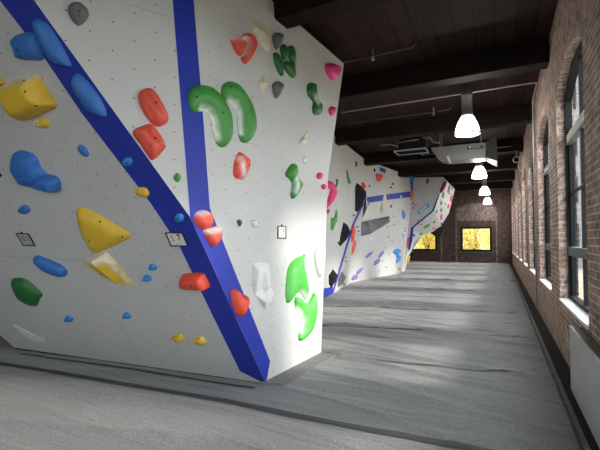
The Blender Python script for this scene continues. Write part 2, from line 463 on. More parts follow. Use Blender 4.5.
# raised arch ring and side quoins of the bricked-up openings on the end wall
for i, (c, hw, z0, z1) in enumerate(FW):
    bm = bmesh.new(); uvl = bm.loops.layers.uv.new('UVMap')
    ap = arch_pts(c, 14, hw + 0.22, 3.30, 0.30)
    ao = arch_pts(c, 14, hw + 0.30, 3.52, 0.34)
    def ringquad(p, y0, y1):
        vs0 = [bm.verts.new((a, y0, z)) for a, z in p]; vs1 = [bm.verts.new((a, y1, z)) for a, z in p]
        n = len(p)
        f = bm.faces.new(vs0)
        for l, (a, z) in zip(f.loops, p): l[uvl].uv = (z, a)
        for k in range(n):
            g = bm.faces.new((vs0[k], vs0[(k + 1) % n], vs1[(k + 1) % n], vs1[k]))
            for l in g.loops: l[uvl].uv = (l.vert.co.z, l.vert.co.x + l.vert.co.y)
    for k in range(14):
        ringquad([ap[k], ap[k + 1], ao[k + 1], ao[k]], YF - 0.03, YF)
    infill = [(a, z) for a, z in ap]
    ringquad([(infill[-1][0], 2.72), (infill[0][0], 2.72)] + infill, YF - 0.012, YF)
    for s in (-1, 1):
        x = c + s * (hw + 0.22)
        ringquad([(x, 0), (x + s * 0.09, 0), (x + s * 0.09, 3.4), (x, 3.4)], YF - 0.03, YF)
    o = obj('trim_%d' % (i + 1), bm, M['brick_arch']); struct(o)
# ceiling beams
BEAMS = [(-5.0, -4.7), (-2.0, -1.7), (1.2, 1.5), (4.2, 4.5), (7.2, 7.52), (10.65, 11.0), (14.2, 14.6), (17.7, 18.05), (21.2, 21.55), (24.7, 25.05)]
for i, (y0, y1) in enumerate(BEAMS):
    bm = bevbox(XL, XR, y0, y1, 4.4, ZC, 0.012)
    struct(obj('trim_%d' % (i + 3), bm, M['beam']))

# ------------------------------------------------------------------ windows of the right wall
def side_window(i, yc):
    nm = 'window_%d' % (i + 1)
    root = empty(nm, (XR, yc, ZS)); struct(root)
    O = Vector((XR, yc, ZS))
    x0, x1 = XR + 0.10, XR + 0.18
    fw = 0.07
    bm = bmesh.new()
    # outer frame
    for s in (-1, 1):
        ya, yb = sorted((yc + s * HW, yc + s * (HW - fw)))
        box(bm, x0, x1, ya, yb, ZS, ZSP + 0.02)
        ya, yb = sorted((yc + s * (HW - fw), yc + s * (HW - fw - 0.045)))
        box(bm, x0 + 0.03, x1 + 0.02, ya, yb, ZS + fw, ZSP - 0.45)
    box(bm, x0, x1, yc - HW, yc + HW, ZS, ZS + fw)
    ai = arch_pts(yc, 14, HW - 0.001, ZSP, RISE); an = arch_pts(yc, 14, HW - fw, ZSP - fw, RISE - 0.02)
    for k in range(14):
        q = [ai[k], ai[k + 1], an[k + 1], an[k]]
        A = [bm.verts.new((x0, a, z)) for a, z in q]; B = [bm.verts.new((x1, a, z)) for a, z in q]
        bm.faces.new(A); bm.faces.new(B[::-1])
        for j in range(4): bm.faces.new((A[j], B[j], B[(j + 1) % 4], A[(j + 1) % 4]))
    # muntins
    box(bm, x0 + 0.02, x1 - 0.02, yc - 0.03, yc + 0.03, ZS + fw, ZSP + RISE - 0.06)
    box(bm, x0 + 0.025, x1 - 0.02, yc - HW + fw, yc + HW - fw, 2.20, 2.235)
    obj('frame', local(bm, O), M['black_metal'], root)
    bm = bmesh.new(); box(bm, x0 - 0.004, x1, yc - HW + fw, yc + HW - fw, 2.90, 3.02)
    obj('transom', local(bm, O), M['grey_rail'], root)
    bm = bmesh.new(); box(bm, x0 - 0.004, x1, yc - HW + fw, yc + HW - fw, 1.36, 1.48)
    obj('rail', local(bm, O), M['grey_rail'], root)
    bm = bmesh.new()
    pts = [(yc - HW + 0.01, ZS + 0.01), (yc + HW - 0.01, ZS + 0.01)] + [(a, z - 0.01) for a, z in reversed(arch_pts(yc, 14, HW - 0.01))]
    bm.faces.new([bm.verts.new((XR + 0.14, a, z)) for a, z in pts])
    obj('glass', local(bm, O), M['glass'], root)
    bm = bmesh.new()
    vs = box(bm, XR - 0.018, XR + 0.13, yc - HW + 0.002, yc + HW - 0.002, ZS - 0.022, ZS + 0.012)
    for v in vs:
        if v.co.x > XR + 0.1 and v.co.z > ZS: v.co.z += 0.015
    obj('sill', local(bm, O), M['white_sill'], root)
for i, yc in enumerate(WIN):
    side_window(i, yc)
for i, (c, hw, z0, z1) in enumerate(FW):
    O = Vector((c, YF, z0))
    root = struct(empty('window_%d' % (len(WIN) + 1 + i), O))
    bm = bmesh.new(); f = 0.13
    box(bm, c - hw, c + hw, YF + 0.02, YF + 0.14, z0, z0 + f); box(bm, c - hw, c + hw, YF + 0.02, YF + 0.14, z1 - f, z1)
    box(bm, c - hw, c - hw + f, YF + 0.02, YF + 0.14, z0 + f, z1 - f); box(bm, c + hw - f, c + hw, YF + 0.02, YF + 0.14, z0 + f, z1 - f)
    obj('frame', local(bm, O), M['black_metal'], root)
    bm = bmesh.new(); bm.faces.new([bm.verts.new((x, YF + 0.08, z)) for x, z in ((c - hw, z0), (c + hw, z0), (c + hw, z1), (c - hw, z1))])
    obj('glass', local(bm, O), M['glass'], root)
    bm = bmesh.new(); box(bm, c - hw - 0.08, c + hw + 0.08, YF - 0.04, YF + 0.1, z0 - 0.06, z0 - 0.002)
    obj('sill', local(bm, O), M['brick_far'] if False else M['dark_pipe'], root)

# ------------------------------------------------------------------ padded floor mat
XM = XR - 0.17
def wrinkle(x, y):
    p = Vector((x * 0.30 + 0.08 * y, y * 1.5 + 0.35 * math.sin(x * 0.9), 0.0))
    n = noise.noise(p) ; n2 = noise.noise(Vector((x * 0.7 + 11, y * 3.4 + 0.5 * x, 4)))
    ridge = (1 - abs(n) * 2.4)
    ridge = max(0, ridge) ** 5
    r2 = max(0, 1 - abs(n2) * 3) ** 4
    # folds pulling toward the right edge
    e = max(0, 1 - (XM - x) / 1.5)
    n3 = noise.noise(Vector((x * 0.6, y * 2.2 + x * 1.2, 9)))
    h = 0.034 * ridge + 0.017 * r2 + 0.012 * noise.noise(Vector((x * .5, y * .8, 2))) + e * 0.045 * max(0, 1 - abs(n3) * 3) ** 2
    edge = min(1, (XM - x) / 0.12) if x < XM else 0
    calm = 0.3 + 0.7 * min(1, max(0, (y - 3.2) / 1.6)) * min(1, max(0, (x + 6) / 2.5))
    return h * calm * max(0, edge)
ys = [YB]
while ys[-1] < YF:
    y = ys[-1]
    ys.append(min(YF, y + (0.2 if y < 0.5 else 0.035 if y < 9 else 0.06 if y < 16 else 0.12)))
xs = [XL]
while xs[-1] < XM:
    x = xs[-1]
    xs.append(min(XM, x + (0.2 if x < -6.5 else 0.07)))
bm = bmesh.new()
gr = [[bm.verts.new((x, y, wrinkle(x, y))) for x in xs] for y in ys]
for j in range(len(ys) - 1):
    for i in range(len(xs) - 1):
        bm.faces.new((gr[j][i], gr[j][i + 1], gr[j + 1][i + 1], gr[j + 1][i]))
bot = [bm.verts.new(p) for p in ((XL, YB, -.2), (XM, YB, -.2), (XM, YF, -.2), (XL, YF, -.2))]
bm.faces.new([gr[j][-1] for j in range(len(ys))][::-1] + [bot[1], bot[2]])
bm.faces.new(bot)
mat_root = empty('floor_mat', (0, 0, 0), 'grey padded landing mat with wrinkled fabric cover filling the whole corridor floor', 'mat')
obj('cover', bm, M['mat'], mat_root, True)
bm = bmesh.new(); box(bm, XM, XR, YB, YF, -0.2, -0.012)
for k in range(1): pass
obj('edge_flange', bm, M['flange'], mat_root)
def floor_strip(pts, wid, name='seam_tape', mat=None, lift=0.004):
    """strip lying on the mat, following its surface"""
    bm = bmesh.new()
    dense = []
    for p, q in zip(pts, pts[1:]):
        n = max(2, int((Vector(q) - Vector(p)).length / 0.04))
        for k in range(n): dense.append(Vector(p).lerp(Vector(q), k / n))
    dense.append(Vector(pts[-1]))
    rows = []
    for i, p in enumerate(dense):
        t = (dense[min(i + 4, len(dense) - 1)] - dense[max(i - 4, 0)]).normalized()
        nrm = Vector((-t.y, t.x))
        row = []
        for s in (-0.5, -0.25, 0, 0.25, 0.5):
            qx, qy = p.x + nrm.x * wid * s, p.y + nrm.y * wid * s
            row.append(bm.verts.new((qx, qy, wrinkle(qx, qy) + lift - abs(s) * 0.003 + (0.004 if mat is None else 0))))
        rows.append(row)
    for A, B in zip(rows, rows[1:]):
        for k in range(4): bm.faces.new((A[k], A[k + 1], B[k + 1], B[k]))
    bmesh.ops.recalc_face_normals(bm, faces=bm.faces[:])
    return obj(name, bm, mat or M['strip'], mat_root, True)
pp = [flo(x, y) for x, y in ((-60, 354), (0, 364), (75, 376.5), (150, 389), (225, 401), (300, 417), (380, 432), (460, 447))]
pl = [(p.x, p.y) for p in pp] + [(XM - .02, pp[-1].y + 0.03)]
floor_strip(pl, 0.085)
for pts, wd in ((((325, 355), (380, 361), (435, 367), (500, 374), (556, 380)), 0.03),
                (((322, 326), (400, 330), (470, 336), (540, 341)), 0.035),
                (((322, 306), (400, 309), (470, 312), (530, 315)), 0.04),
                (((352, 288), (400, 289), (470, 291), (524, 293)), 0.045),
                (((385, 279), (430, 280), (520, 282)), 0.05)):
    pp = [flo(*p) for p in pts]
    floor_strip([(p.x, p.y) for p in pp], wd)
pp = [flo(*p) for p in ((20, 354), (90, 364), (170, 376), (255, 388.5))]
floor_strip([(p.x, p.y) for p in pp], 0.04)
floor_strip([(XM - 0.06, YB + 1), (XM - 0.06, YF - 0.3)], 0.03, 'edge_seam')

# ------------------------------------------------------------------ climbing walls
P0 = flo(266, 384); P1 = flo(321, 355)
NOT = at_h(284, 26.6, 4.4)
plC = Plane(P0, P1, NOT)
K = plC.hit(190, 217)
PL = flo(16, 349)
plA = Plane(P0, PL, K)
Q = plA.hit(34, 0); Rr = plC.hit(172.5, 0)
plB = Plane(K, Q, Rr)
Qt = to_z(K, Q, ZT); Rt = to_z(K, Rr, ZT)
E1 = plC.hit(328, 178); T1 = plC.hit(344, 63); T1 = to_z(E1, T1, ZT)
AL = plA.hit(0, 335); dirl = (AL - PL)
ALx = PL + dirl * ((-8.8 - PL.x) / dirl.x)
if ALx.z > ZT - 0.2: ALx = PL + dirl * ((ZT - 0.2) / dirl.z)
ALt = Vector((ALx.x, plA.y_at(ALx.x, ZT), ZT))
G0 = flo(332, 294.5); DB = flo(400, 273.5); DT = at_h(402, 173, ZT)
GF = flo(351, 282.8)
plD = Plane(GF, DB, DT)
G1 = plD.hit(366, 196)
D1T = at_h(335, 136, ZT)
plD1 = Plane(G0, G1, D1T)
plD3 = Plane(G0, GF, G1)
def meet(p, q, z):
    a1, b1, c1 = p.n.x, p.n.y, p.n.dot(p.p) - p.n.z * z
    a2, b2, c2 = q.n.x, q.n.y, q.n.dot(q.p) - q.n.z * z
    d = a1 * b2 - a2 * b1
    return Vector(((c1 * b2 - c2 * b1) / d, (a1 * c2 - a2 * c1) / d, z))
D2T = meet(plD, plD1, ZT)
print('D2T', D2T, at_h(365, 161, ZT), G1, G0, GF)
d1a = Vector((G0.x - 0.05, 7.0, 0.0)); 
# keep on plane D1
def on_plane_x(pl, y, z):
    return Vector((pl.p.x - (pl.n.y * (y - pl.p.y) + pl.n.z * (z - pl.p.z)) / pl.n.x, y, z))
d1a = on_plane_x(plD1, 6.6, 0.0); d1b = on_plane_x(plD1, 6.6, ZT)
E0 = plD.hit(413, 177.5); J0 = flo(403.5, 271.5)
plE = Plane(E0, depth(447, 182, 18.3), J0)
ar = [plE.hit(*p) for p in ((447, 182), (439.5, 195), (433.5, 211), (411.5, 229), (408, 247))] + [J0]
EE3 = plE.hit(443, 177)
outl_px = [(455, 189, 20.8), (452, 201, 20.7), (449, 213, 20.6), (441, 226, 20.4), (431, 232, 20.2), (422, 236, 20.0), (415, 241.5, 19.7), (408.5, 256, 19.2)]
ol = [depth(*p) for p in outl_px] + [flo(404.8, 271)]
# facets: (name, polygon)
wall1 = [('shaded_panel', [P0, K, Qt, ALt, ALx, PL]), ('upper_panel', [K, Rt, Qt]), ('corridor_panel', [P0, P1, E1, T1, Rt, K])]
wall2 = [('near_panel', [d1a, G0, G1, D2T, D1T, d1b]),
         ('foot_panel', [G0, GF, G1]),
         ('middle_panel', [GF, DB, J0, plD.hit(412, 200), E0, to_z(DB, E0, ZT) if False else plD.hit(403, 177.5), plD.hit(402, 173), D2T, G1]),
         ('bulging_panel', [J0] + [ar[4], ar[3], ar[2], ar[1], ar[0], EE3, E0, plE.hit(412, 200)])]
TOWARD = CAM
def poly_fac(bm, uvl, pts, mi=0, ref=None):
    n = Vector((0, 0, 0))
    for i in range(len(pts)):
        n += (pts[i] - pts[0]).cross(pts[(i + 1) % len(pts)] - pts[0])
    n.normalize()
    if n.dot((ref or CAM) - pts[0]) < 0: pts = pts[::-1]; n = -n
    u, v, _ = frame_of(n)
    f = bm.faces.new([bm.verts.new(p) for p in pts]); f.material_index = mi
    for l in f.loops: l[uvl].uv = (l.vert.co.dot(u) + 100, l.vert.co.dot(v) + 100)
    return n
def panel(name, pts, parent, mat=None, thick=0.022):
    bm = bmesh.new(); uvl = bm.loops.layers.uv.new('UVMap')
    n = poly_fac(bm, uvl, pts)
    f = bm.faces[:] if False else list(bm.faces)
    front = list(f[0].verts)
    back = [bm.verts.new(v.co - n * thick) for v in front]
    k = len(front)
    g = bm.faces.new(back[::-1]); g.material_index = 1
    for i in range(k):
        g = bm.faces.new((front[i], back[i], back[(i + 1) % k], front[(i + 1) % k])); g.material_index = 0
        for l in g.loops: l[uvl].uv = (0.0, 0.0)
    bm.normal_update()
    bmesh.ops.triangulate(bm, faces=[x for x in bm.faces if len(x.verts) > 4], ngon_method='EAR_CLIP')
    return obj(name, bm, [mat or M['panel'], M['backing']], parent)
cw1 = empty('climbing_wall', (0, 0, 0), 'near grey and white faceted climbing wall with wide blue stripes', 'climbing wall')
cw2 = empty('climbing_wall', (0, 0, 0), 'farther white climbing wall behind the near one, bulging into the corridor', 'climbing wall')
for nm, pts in wall1: panel(nm, pts, cw1)
for nm, pts in wall2: panel(nm, pts, cw2)
# side facet of the bulge: zip arete and outline
bm = bmesh.new(); uvl = bm.loops.layers.uv.new('UVMap')
tris = []
pairs = [(0, 0, 1), (0, 1, 1), ]
seqA, seqB = ar, ol
i = j = 0
while i < len(seqA) - 1 or j < len(seqB) - 1:
    if j == len(seqB) - 1 or (i < len(seqA) - 1 and (seqA[i + 1] - seqB[j]).length < (seqA[i] - seqB[j + 1]).length):
        tris.append((seqA[i], seqA[i + 1], seqB[j])); i += 1
    else:
        tris.append((seqA[i], seqB[j + 1], seqB[j])); j += 1
for t in tris:
    if (t[1] - t[0]).cross(t[2] - t[0]).length > 1e-5: poly_fac(bm, uvl, [p.copy() for p in t])
obj('side_panel', bm, M['panel'], cw2)
# returns closing the volumes off away from the corridor
def back_to(pts, x):
    return [Vector((x, p.y + 0.05, p.z)) for p in pts]
for root, chain, x in ((cw1, [P1, E1, T1], -4.6), (cw2, [ol[k] for k in (8, 7, 5, 3, 2, 0)], -6.5)):
    bm = bmesh.new(); uvl = bm.loops.layers.uv.new('UVMap')
    for a, b_ in zip(chain, chain[1:]):
        poly_fac(bm, uvl, [a.copy(), b_.copy(), Vector((x, b_.y, b_.z)), Vector((x, a.y, a.z))], ref=Vector((-2, 60, 2)))
    if root is cw2:
        t = [ol[0], ar[0], EE3, E0]
        poly_fac(bm, uvl, [ol[0].copy(), ar[0].copy(), EE3.copy(), E0.copy(), Vector((-6.5, E0.y, E0.z)), Vector((-6.5, ol[0].y, ol[0].z))], ref=Vector((-2, 20, 60)))
    obj('return_panel', bm, M['panel'], root)

# combined surface to set holds on
vs, fs = [], []
def addpoly(pts):
    from mathutils.geometry import tessellate_polygon
    k = len(vs); vs.extend(pts)
    for t in tessellate_polygon([pts]): fs.append([k + q for q in t])
for _, p in wall1 + wall2: addpoly(p)
for t in tris: addpoly(list(t))
BV = BVHTree.FromPolygons(vs, fs)
def hit(px, py):
    r = ray(px, py)
    loc, n, idx, d = BV.ray_cast(CAM, r)
    if loc is None:
        print('MISS', px, py); return None, None
    if n.dot(r) > 0: n = -n
    return loc, n.normalized()
def proj(px, py, loc, n):
    r = ray(px, py)
    return CAM + r * ((loc - CAM).dot(n) / r.dot(n))

# painted stripes
def stripe(pts_px, pl, root, mat=None, name='blue_stripe', lift=0.002, exact=None):
    n = pl.n
    P = [pl.hit(*p) for p in pts_px]
    if exact:
        for k, v in exact.items(): P[k] = v.copy()
    bm = bmesh.new(); uvl = bm.loops.layers.uv.new('UVMap')
    poly_fac(bm, uvl, [p + n * lift for p in P])
    bm.normal_update()
    bmesh.ops.triangulate(bm, faces=bm.faces[:], ngon_method='EAR_CLIP')
    return obj(name, bm, mat or M['blue_paint'], root)
def ext(a, b, t): return (a[0] + (b[0] - a[0]) * t, a[1] + (b[1] - a[1]) * t)
stripe([(266, 384), (190, 217), ext((190, 217), (34, 0), 1.45), ext((81, 112), (0, 3), 1.65), (46, 60), (81, 112), (150, 202), (180, 247), (211, 312), (240, 371)], plA, cw1)
stripe([(266, 384), (270, 361), (209.7, 208), (202.5, 110), (193.5, 0), ext((202.5, 110), (193.5, 0), 1.25), ext((190, 217), (172.5, 0), 1.12), (190, 217)], plC, cw1)
# far wall stripes
stripe([(332, 295), (333, 289), (345, 248), (352.6, 223), (360, 206), (366, 196), (366, 200), (355, 223), (347, 248), (333.5, 292.5)], plD1, cw2, lift=0.006)
stripe([(366.5, 197.3), (390, 193.8), (411.5, 191.2), (411.8, 196.8), (390, 199.5), (368, 203)], plD, cw2)
stripe([(379.6, 167), (385.6, 169.3), (385.8, 173.2), (379.6, 170.8)], plD, cw2)
stripe([(409.5, 177), (413, 177), (412.8, 191), (411, 191)], plD, cw2, lift=0.004)
stripe([(323.5, 288.5), (333, 286.5), (332.5, 294), (323, 299)], plD1, cw2)
stripe([(438.5, 195), (439.5, 195), (434, 211), (411.5, 229.5), (410.7, 228), (432.3, 210.5)], plE, cw2, lift=0.01)
stripe([(411.2, 228), (413.6, 227.5), (412.5, 240), (410, 250), (408, 249)], plE, cw2, lift=0.01)
# panel joints
def joint(p, q, wid=0.006):
    la, n = hit(*((p[0] + q[0]) / 2, (p[1] + q[1]) / 2))
    a, b = proj(*p, la, n), proj(*q, la, n)
    s = (b - a).normalized().cross(n) * wid / 2
    bm = bmesh.new(); bm.faces.new([bm.verts.new(v + n * 0.0015) for v in (a - s, a + s, b + s, b - s)])
    bmesh.ops.recalc_face_normals(bm, faces=bm.faces[:])
    obj('panel_joint', bm, M['seam'], cw1)
for p, q in (((97, 285), (142, 362)), ((0, 256), (88, 261)), ((130, 5), (170, 17)), ((267, 16), (287, 37)), ((268, 0), (267, 16)), ((224, 138), (262, 146)), ((280, 285), (323, 281))):
    joint(p, q)
# dark kick strip behind the lower edge of the shaded panel
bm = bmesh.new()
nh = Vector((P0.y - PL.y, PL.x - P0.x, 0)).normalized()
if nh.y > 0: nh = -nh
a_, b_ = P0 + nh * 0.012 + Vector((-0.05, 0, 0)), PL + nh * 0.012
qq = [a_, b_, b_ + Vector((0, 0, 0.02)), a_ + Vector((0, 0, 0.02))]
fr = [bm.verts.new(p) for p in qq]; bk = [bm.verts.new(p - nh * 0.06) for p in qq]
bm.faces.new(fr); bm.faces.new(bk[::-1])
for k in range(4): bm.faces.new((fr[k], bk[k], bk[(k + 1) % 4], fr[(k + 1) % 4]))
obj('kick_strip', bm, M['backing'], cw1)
# light flap of cover along the foot of the near wall
fp = [flo(*p) for p in ((262, 385), (283, 387), (312, 370), (346, 352), (322, 352))]
bm = bmesh.new()
bm.faces.new([bm.verts.new((p.x, p.y, 0.035)) for p in fp])
r_ = bmesh.ops.extrude_face_region(bm, geom=bm.faces[:])
for v in r_['geom']:
    if isinstance(v, bmesh.types.BMVert): v.co.z -= 0.04
bmesh.ops.recalc_face_normals(bm, faces=bm.faces[:])
obj('corner_flap', bm, M['flap'], mat_root)

# ------------------------------------------------------------------ climbing holds
def cr(pts, n=6):
    out = []
    m = len(pts)
    for i in range(m):
        p0, p1, p2, p3 = (Vector(pts[(i + k) % m]) for k in (-1, 0, 1, 2))
        for j in range(n):
            t = j / n
            out.append(0.5 * ((2 * p1) + (p2 - p0) * t + (2 * p0 - 5 * p1 + 4 * p2 - p3) * t * t + (3 * p1 - p0 - 3 * p2 + p3) * t ** 3))
    return out
def seg_dist(p, a, b):
    ab = b - a; L = ab.length_squared
    t = 0 if L == 0 else max(0, min(1, (p - a).dot(ab) / L))
    return (p - (a + ab * t)).length
def inside(p, poly):
    c = False; j = len(poly) - 1
    for i in range(len(poly)):
        a, b = poly[i], poly[j]
        if (a.y > p.y) != (b.y > p.y) and p.x < (b.x - a.x) * (p.y - a.y) / (b.y - a.y) + a.x: c = not c
        j = i
    return c
CAT = 'climbing hold'
NH = [0]
def hold(kind, label, color, px, h, style='dome', ridge=None, bolts=(), chalk=(), chalk_r=0.05, group=None, at=None, cells=15, root=None, smooth=None, groove=0.0):
    """px: outline in the photograph, dropped on the wall facet behind it; h: how far it stands out in metres.
    ridge: [(px, py, height factor)] corners of a faceted hold."""
    cx = sum(p[0] for p in px) / len(px); cy = sum(p[1] for p in px) / len(px)
    loc, n = hit(*(at or (cx, cy)))
    if loc is None: return None
    u, v, n = frame_of(n)
    def l2(q):
        w_ = proj(q[0], q[1], loc, n) - loc
        return Vector((w_.dot(u), w_.dot(v)))
    pts = [l2(p) for p in px]
    if ridge is None: pts = cr(pts, 5 if len(px) < 14 else 4) if style != 'block' else pts
    area = sum(pts[i].x * pts[(i + 1) % len(pts)].y - pts[(i + 1) % len(pts)].x * pts[i].y for i in range(len(pts)))
    if area < 0: pts = pts[::-1]
    xs_ = [p.x for p in pts]; ys_ = [p.y for p in pts]
    size = max(max(xs_) - min(xs_), max(ys_) - min(ys_)); small = min(max(xs_) - min(xs_), max(ys_) - min(ys_))
    hole_pts = [l2(b) for b in bolts]; ch = [l2(b) for b in chalk]
    bm = bmesh.new(); cl = bm.verts.layers.float.new('chalk')
    if ridge is not None:
        inner = []
        for r0 in ridge:
            w_ = proj(r0[0], r0[1], loc + n * (r0[2] * h), n) - loc
            inner.append(Vector((w_.dot(u), w_.dot(v))))
        hs = [r[2] * h for r in ridge]
        nb = len(pts)
        res = delaunay_2d_cdt(pts + inner, [], [list(range(nb))], 1, 1e-6)
        V, _, Fc = res[0], res[1], res[2]; orig = res[3]
        vv = []
        for k, q in enumerate(V):
            ids = orig[k]
            hh = 0.006 if not ids or ids[0] < nb else hs[ids[0] - nb]
            x = bm.verts.new((q.x, q.y, hh)); vv.append(x)
        for f in Fc: bm.faces.new([vv[i] for i in f])
        bnd = [e for e in bm.edges if len(e.link_faces) == 1]
        r_ = bmesh.ops.extrude_edge_only(bm, edges=bnd)
        for x in r_['geom']:
            if isinstance(x, bmesh.types.BMVert): x.co.z = -0.004
        bmesh.ops.bevel(bm, geom=[e for e in bm.edges if len(e.link_faces) == 2], offset=min(0.006, small * 0.03), segments=2, affect='EDGES')
        dens = [e for e in bm.edges if e.calc_length() > size / 8]
        bmesh.ops.subdivide_edges(bm, edges=dens, cuts=3, use_grid_fill=True)
        for x in bm.verts:
            if ch:
                dd = min(seg_dist(x.co.xy, ch[i], ch[min(i + 1, len(ch) - 1)]) for i in range(len(ch)))
                x[cl] = max(0, 1 - dd / chalk_r)
        def height(q): return None
    else:
        step = max(size / cells, small / (20 if groove else 9))
        nb = len(pts)
        inner = []
        dist0 = lambda q: min(seg_dist(q, pts[i], pts[(i + 1) % nb]) for i in range(nb))
        offs = [small * f for f in (0.02, 0.07, 0.14)]
        for ki, of in enumerate(offs):
            for i in range(0, nb, 1 if ki < 2 else 2):
                a_, b0 = pts[i - 1], pts[(i + 1) % nb]
                tn = (b0 - a_).normalized(); q = pts[i] + Vector((-tn.y, tn.x)) * of
                if inside(q, pts) and dist0(q) > of * 0.9: inner.append(q)
        band = offs[-1] * 1.25
        y = min(ys_) + step * .5; row = 0
        while y < max(ys_):
            x = min(xs_) + (0.5 if row % 2 else 0.0) * step
            while x < max(xs_):
                q = Vector((x, y))
                if inside(q, pts) and min(seg_dist(q, pts[i], pts[(i + 1) % nb]) for i in range(nb)) > band: inner.append(q)
                x += step
            y += step * 0.87; row += 1
        # inner offset ring for a crisp rim
        dist = lambda q: min(seg_dist(q, pts[i], pts[(i + 1) % nb]) for i in range(nb))
        Rm = max([dist(q) for q in inner] + [1e-4])
        res = delaunay_2d_cdt(pts + inner, [], [list(range(nb))], 1, 1e-6)
        V, Fc, orig = res[0], res[2], res[3]
        seed = NH[0] * 3.7
        def height(q, d=None):
            d = dist(q) if d is None else d
            t = min(1, d / Rm)
            if style == 'dome': g = math.sqrt(max(0, 1 - (1 - t) ** 2))
            elif style == 'flat': g = 1 - (1 - min(1, t / 0.7)) ** 2.6
            elif style == 'block': g = min(1, t / 0.12)
            elif style == 'scoop':   # lip rounded with a hollowed side along the chalk line
                g = math.sqrt(max(0, 1 - (1 - t) ** 2))
                if ch:
                    dd = min(seg_dist(q, ch[i], ch[min(i + 1, len(ch) - 1)]) for i in range(len(ch)))
                    g *= 1 - 0.75 * math.exp(-(dd / (Rm * 0.45)) ** 2)
            g += (0.03 if style == 'flat' else 0.08) * noise.noise(Vector((q.x / size * 5 + seed, q.y / size * 5, 0))) * min(1, t * 3)
            if groove: g -= groove * max(0, math.sin((q.x * 0.85 + q.y * 0.5 + 0.06 * size * math.sin(q.y / size * 7)) / small * 17)) ** 2 * min(1, t * 2)
            return g * h
        vv = []
        for k, q in enumerate(V):
            ids = orig[k]
            bd = bool(ids) and ids[0] < nb
            x = bm.verts.new((q.x, q.y, 0.003 if bd else max(0.003, height(q)))); vv.append(x)
            if ch:
                dd = min(seg_dist(Vector(q), ch[i], ch[min(i + 1, len(ch) - 1)]) for i in range(len(ch)))
                x[cl] = max(0, 1 - dd / chalk_r)
        for f in Fc: bm.faces.new([vv[i] for i in f])
        bnd = [e for e in bm.edges if len(e.link_faces) == 1]
        r_ = bmesh.ops.extrude_edge_only(bm, edges=bnd)
        for x in r_['geom']:
            if isinstance(x, bmesh.types.BMVert): x.co.z = -0.004
    bmesh.ops.recalc_face_normals(bm, faces=bm.faces[:])
    NH[0] += 1
    sm = (ridge is None) if smooth is None else smooth
    bv = BVHTree.FromBMesh(bm)
    top = obj(kind, bm, M[color], None, sm)
    top.matrix_world = Matrix.Translation(loc) @ Matrix((u, v, n)).transposed().to_4x4()
    tag(top, label, CAT, group)
    for q in hole_pts:
        lc = bv.ray_cast(Vector((q.x, q.y, 1)), Vector((0, 0, -1)))
        if lc[0] is None: continue
        b2 = bmesh.new()
        nn = lc[1] if lc[1].z > 0 else -lc[1]
        rr = 0.011 if size > 0.2 else 0.008
        mt = Matrix.Translation(lc[0] + nn * 0.001) @ nn.to_track_quat('Z', 'Y').to_matrix().to_4x4()
        bmesh.ops.create_cone(b2, cap_ends=True, segments=14, radius1=rr, radius2=rr * 0.9, depth=0.004, matrix=mt)
        obj('bolt_hole', b2, M['hole'], top)
    return top
def ell(cx, cy, rx, ry, ang=0, n=10, pw=1.0):
    out = []
    a = math.radians(ang)
    for k in range(n):
        t = 2 * math.pi * k / n
        x = rx * math.copysign(abs(math.cos(t)) ** pw, math.cos(t)); y = ry * math.copysign(abs(math.sin(t)) ** pw, math.sin(t))
        out.append((cx + x * math.cos(a) - y * math.sin(a), cy + x * math.sin(a) + y * math.cos(a)))
    return out
def Z(lst, ox, oy, s): return [(ox + x / s, oy + y / s, *r) for x, y, *r in lst]
z1 = lambda l: Z(l, 0, 0, 4); z2 = lambda l: Z(l, 0, 100, 4); z3 = lambda l: Z(l, 0, 200, 4); z4 = lambda l: Z(l, 0, 300, 4)
z5 = lambda l: Z(l, 130, 0, 4); z6 = lambda l: Z(l, 130, 100, 4); z7 = lambda l: Z(l, 130, 200, 4); z8 = lambda l: Z(l, 130, 300, 4)
s1 = lambda l: Z(l, 220, 0, 4.592); s2 = lambda l: Z(l, 220, 90, 4.592); s3 = lambda l: Z(l, 220, 180, 4.592); s4 = lambda l: Z(l, 220, 260, 4.592)

# --- shaded overhanging facet
hold('pinch_hold', 'squarish blue hold sitting left of the dark blue stripe at the top left', 'blue', z1([(50, 155), (85, 133), (145, 130), (162, 165), (175, 235), (130, 241), (75, 235), (65, 200)]), 0.07, 'flat', bolts=z1([(100, 197)]))
hold('rail_hold', 'long blue blade on the dark stripe, upper of the two', 'blue', z1([(138, 90), (150, 77), (170, 79), (200, 105), (240, 165), (275, 230), (287, 262), (270, 268), (210, 245), (175, 190), (148, 130)]), 0.07, 'dome', bolts=z1([(188, 185)]))
hold('rail_hold', 'long blue blade on the dark stripe, lower of the two', 'blue', [(73.5, 78), (77.5, 73), (86, 79), (97, 92), (104, 104), (107.5, 115), (104, 117), (91, 112), (80, 98), (74, 86)], 0.07, 'dome', bolts=[(85, 99)])
hold('sloper_hold', 'large rounded yellow block hold near the left edge of the shaded facet', 'yellow', [(2, 92), (7, 83), (22, 76.5), (37, 74.5), (46, 87), (57, 104), (49, 111), (27, 120), (21, 118), (10, 101)], 0.16, 'flat', bolts=[(15, 93), (35, 79), (40, 89), (49, 103)], chalk=[(7, 84), (22, 77), (36, 75)], chalk_r=0.05)
hold('crimp_hold', 'yellow hold half cut off by the left picture edge', 'yellow', [(-12, 72), (-4, 74), (3, 79), (5, 84), (-2, 88), (-12, 88)], 0.06)
hold('jug_hold', 'small yellow jug just under the large yellow block hold', 'yellow', z2([(140, 92), (150, 75), (172, 70), (198, 83), (195, 108), (168, 113), (145, 105)]), 0.04, bolts=z2([(160, 90)]), chalk=z2([(145, 80), (160, 90)]), chalk_r=0.05)
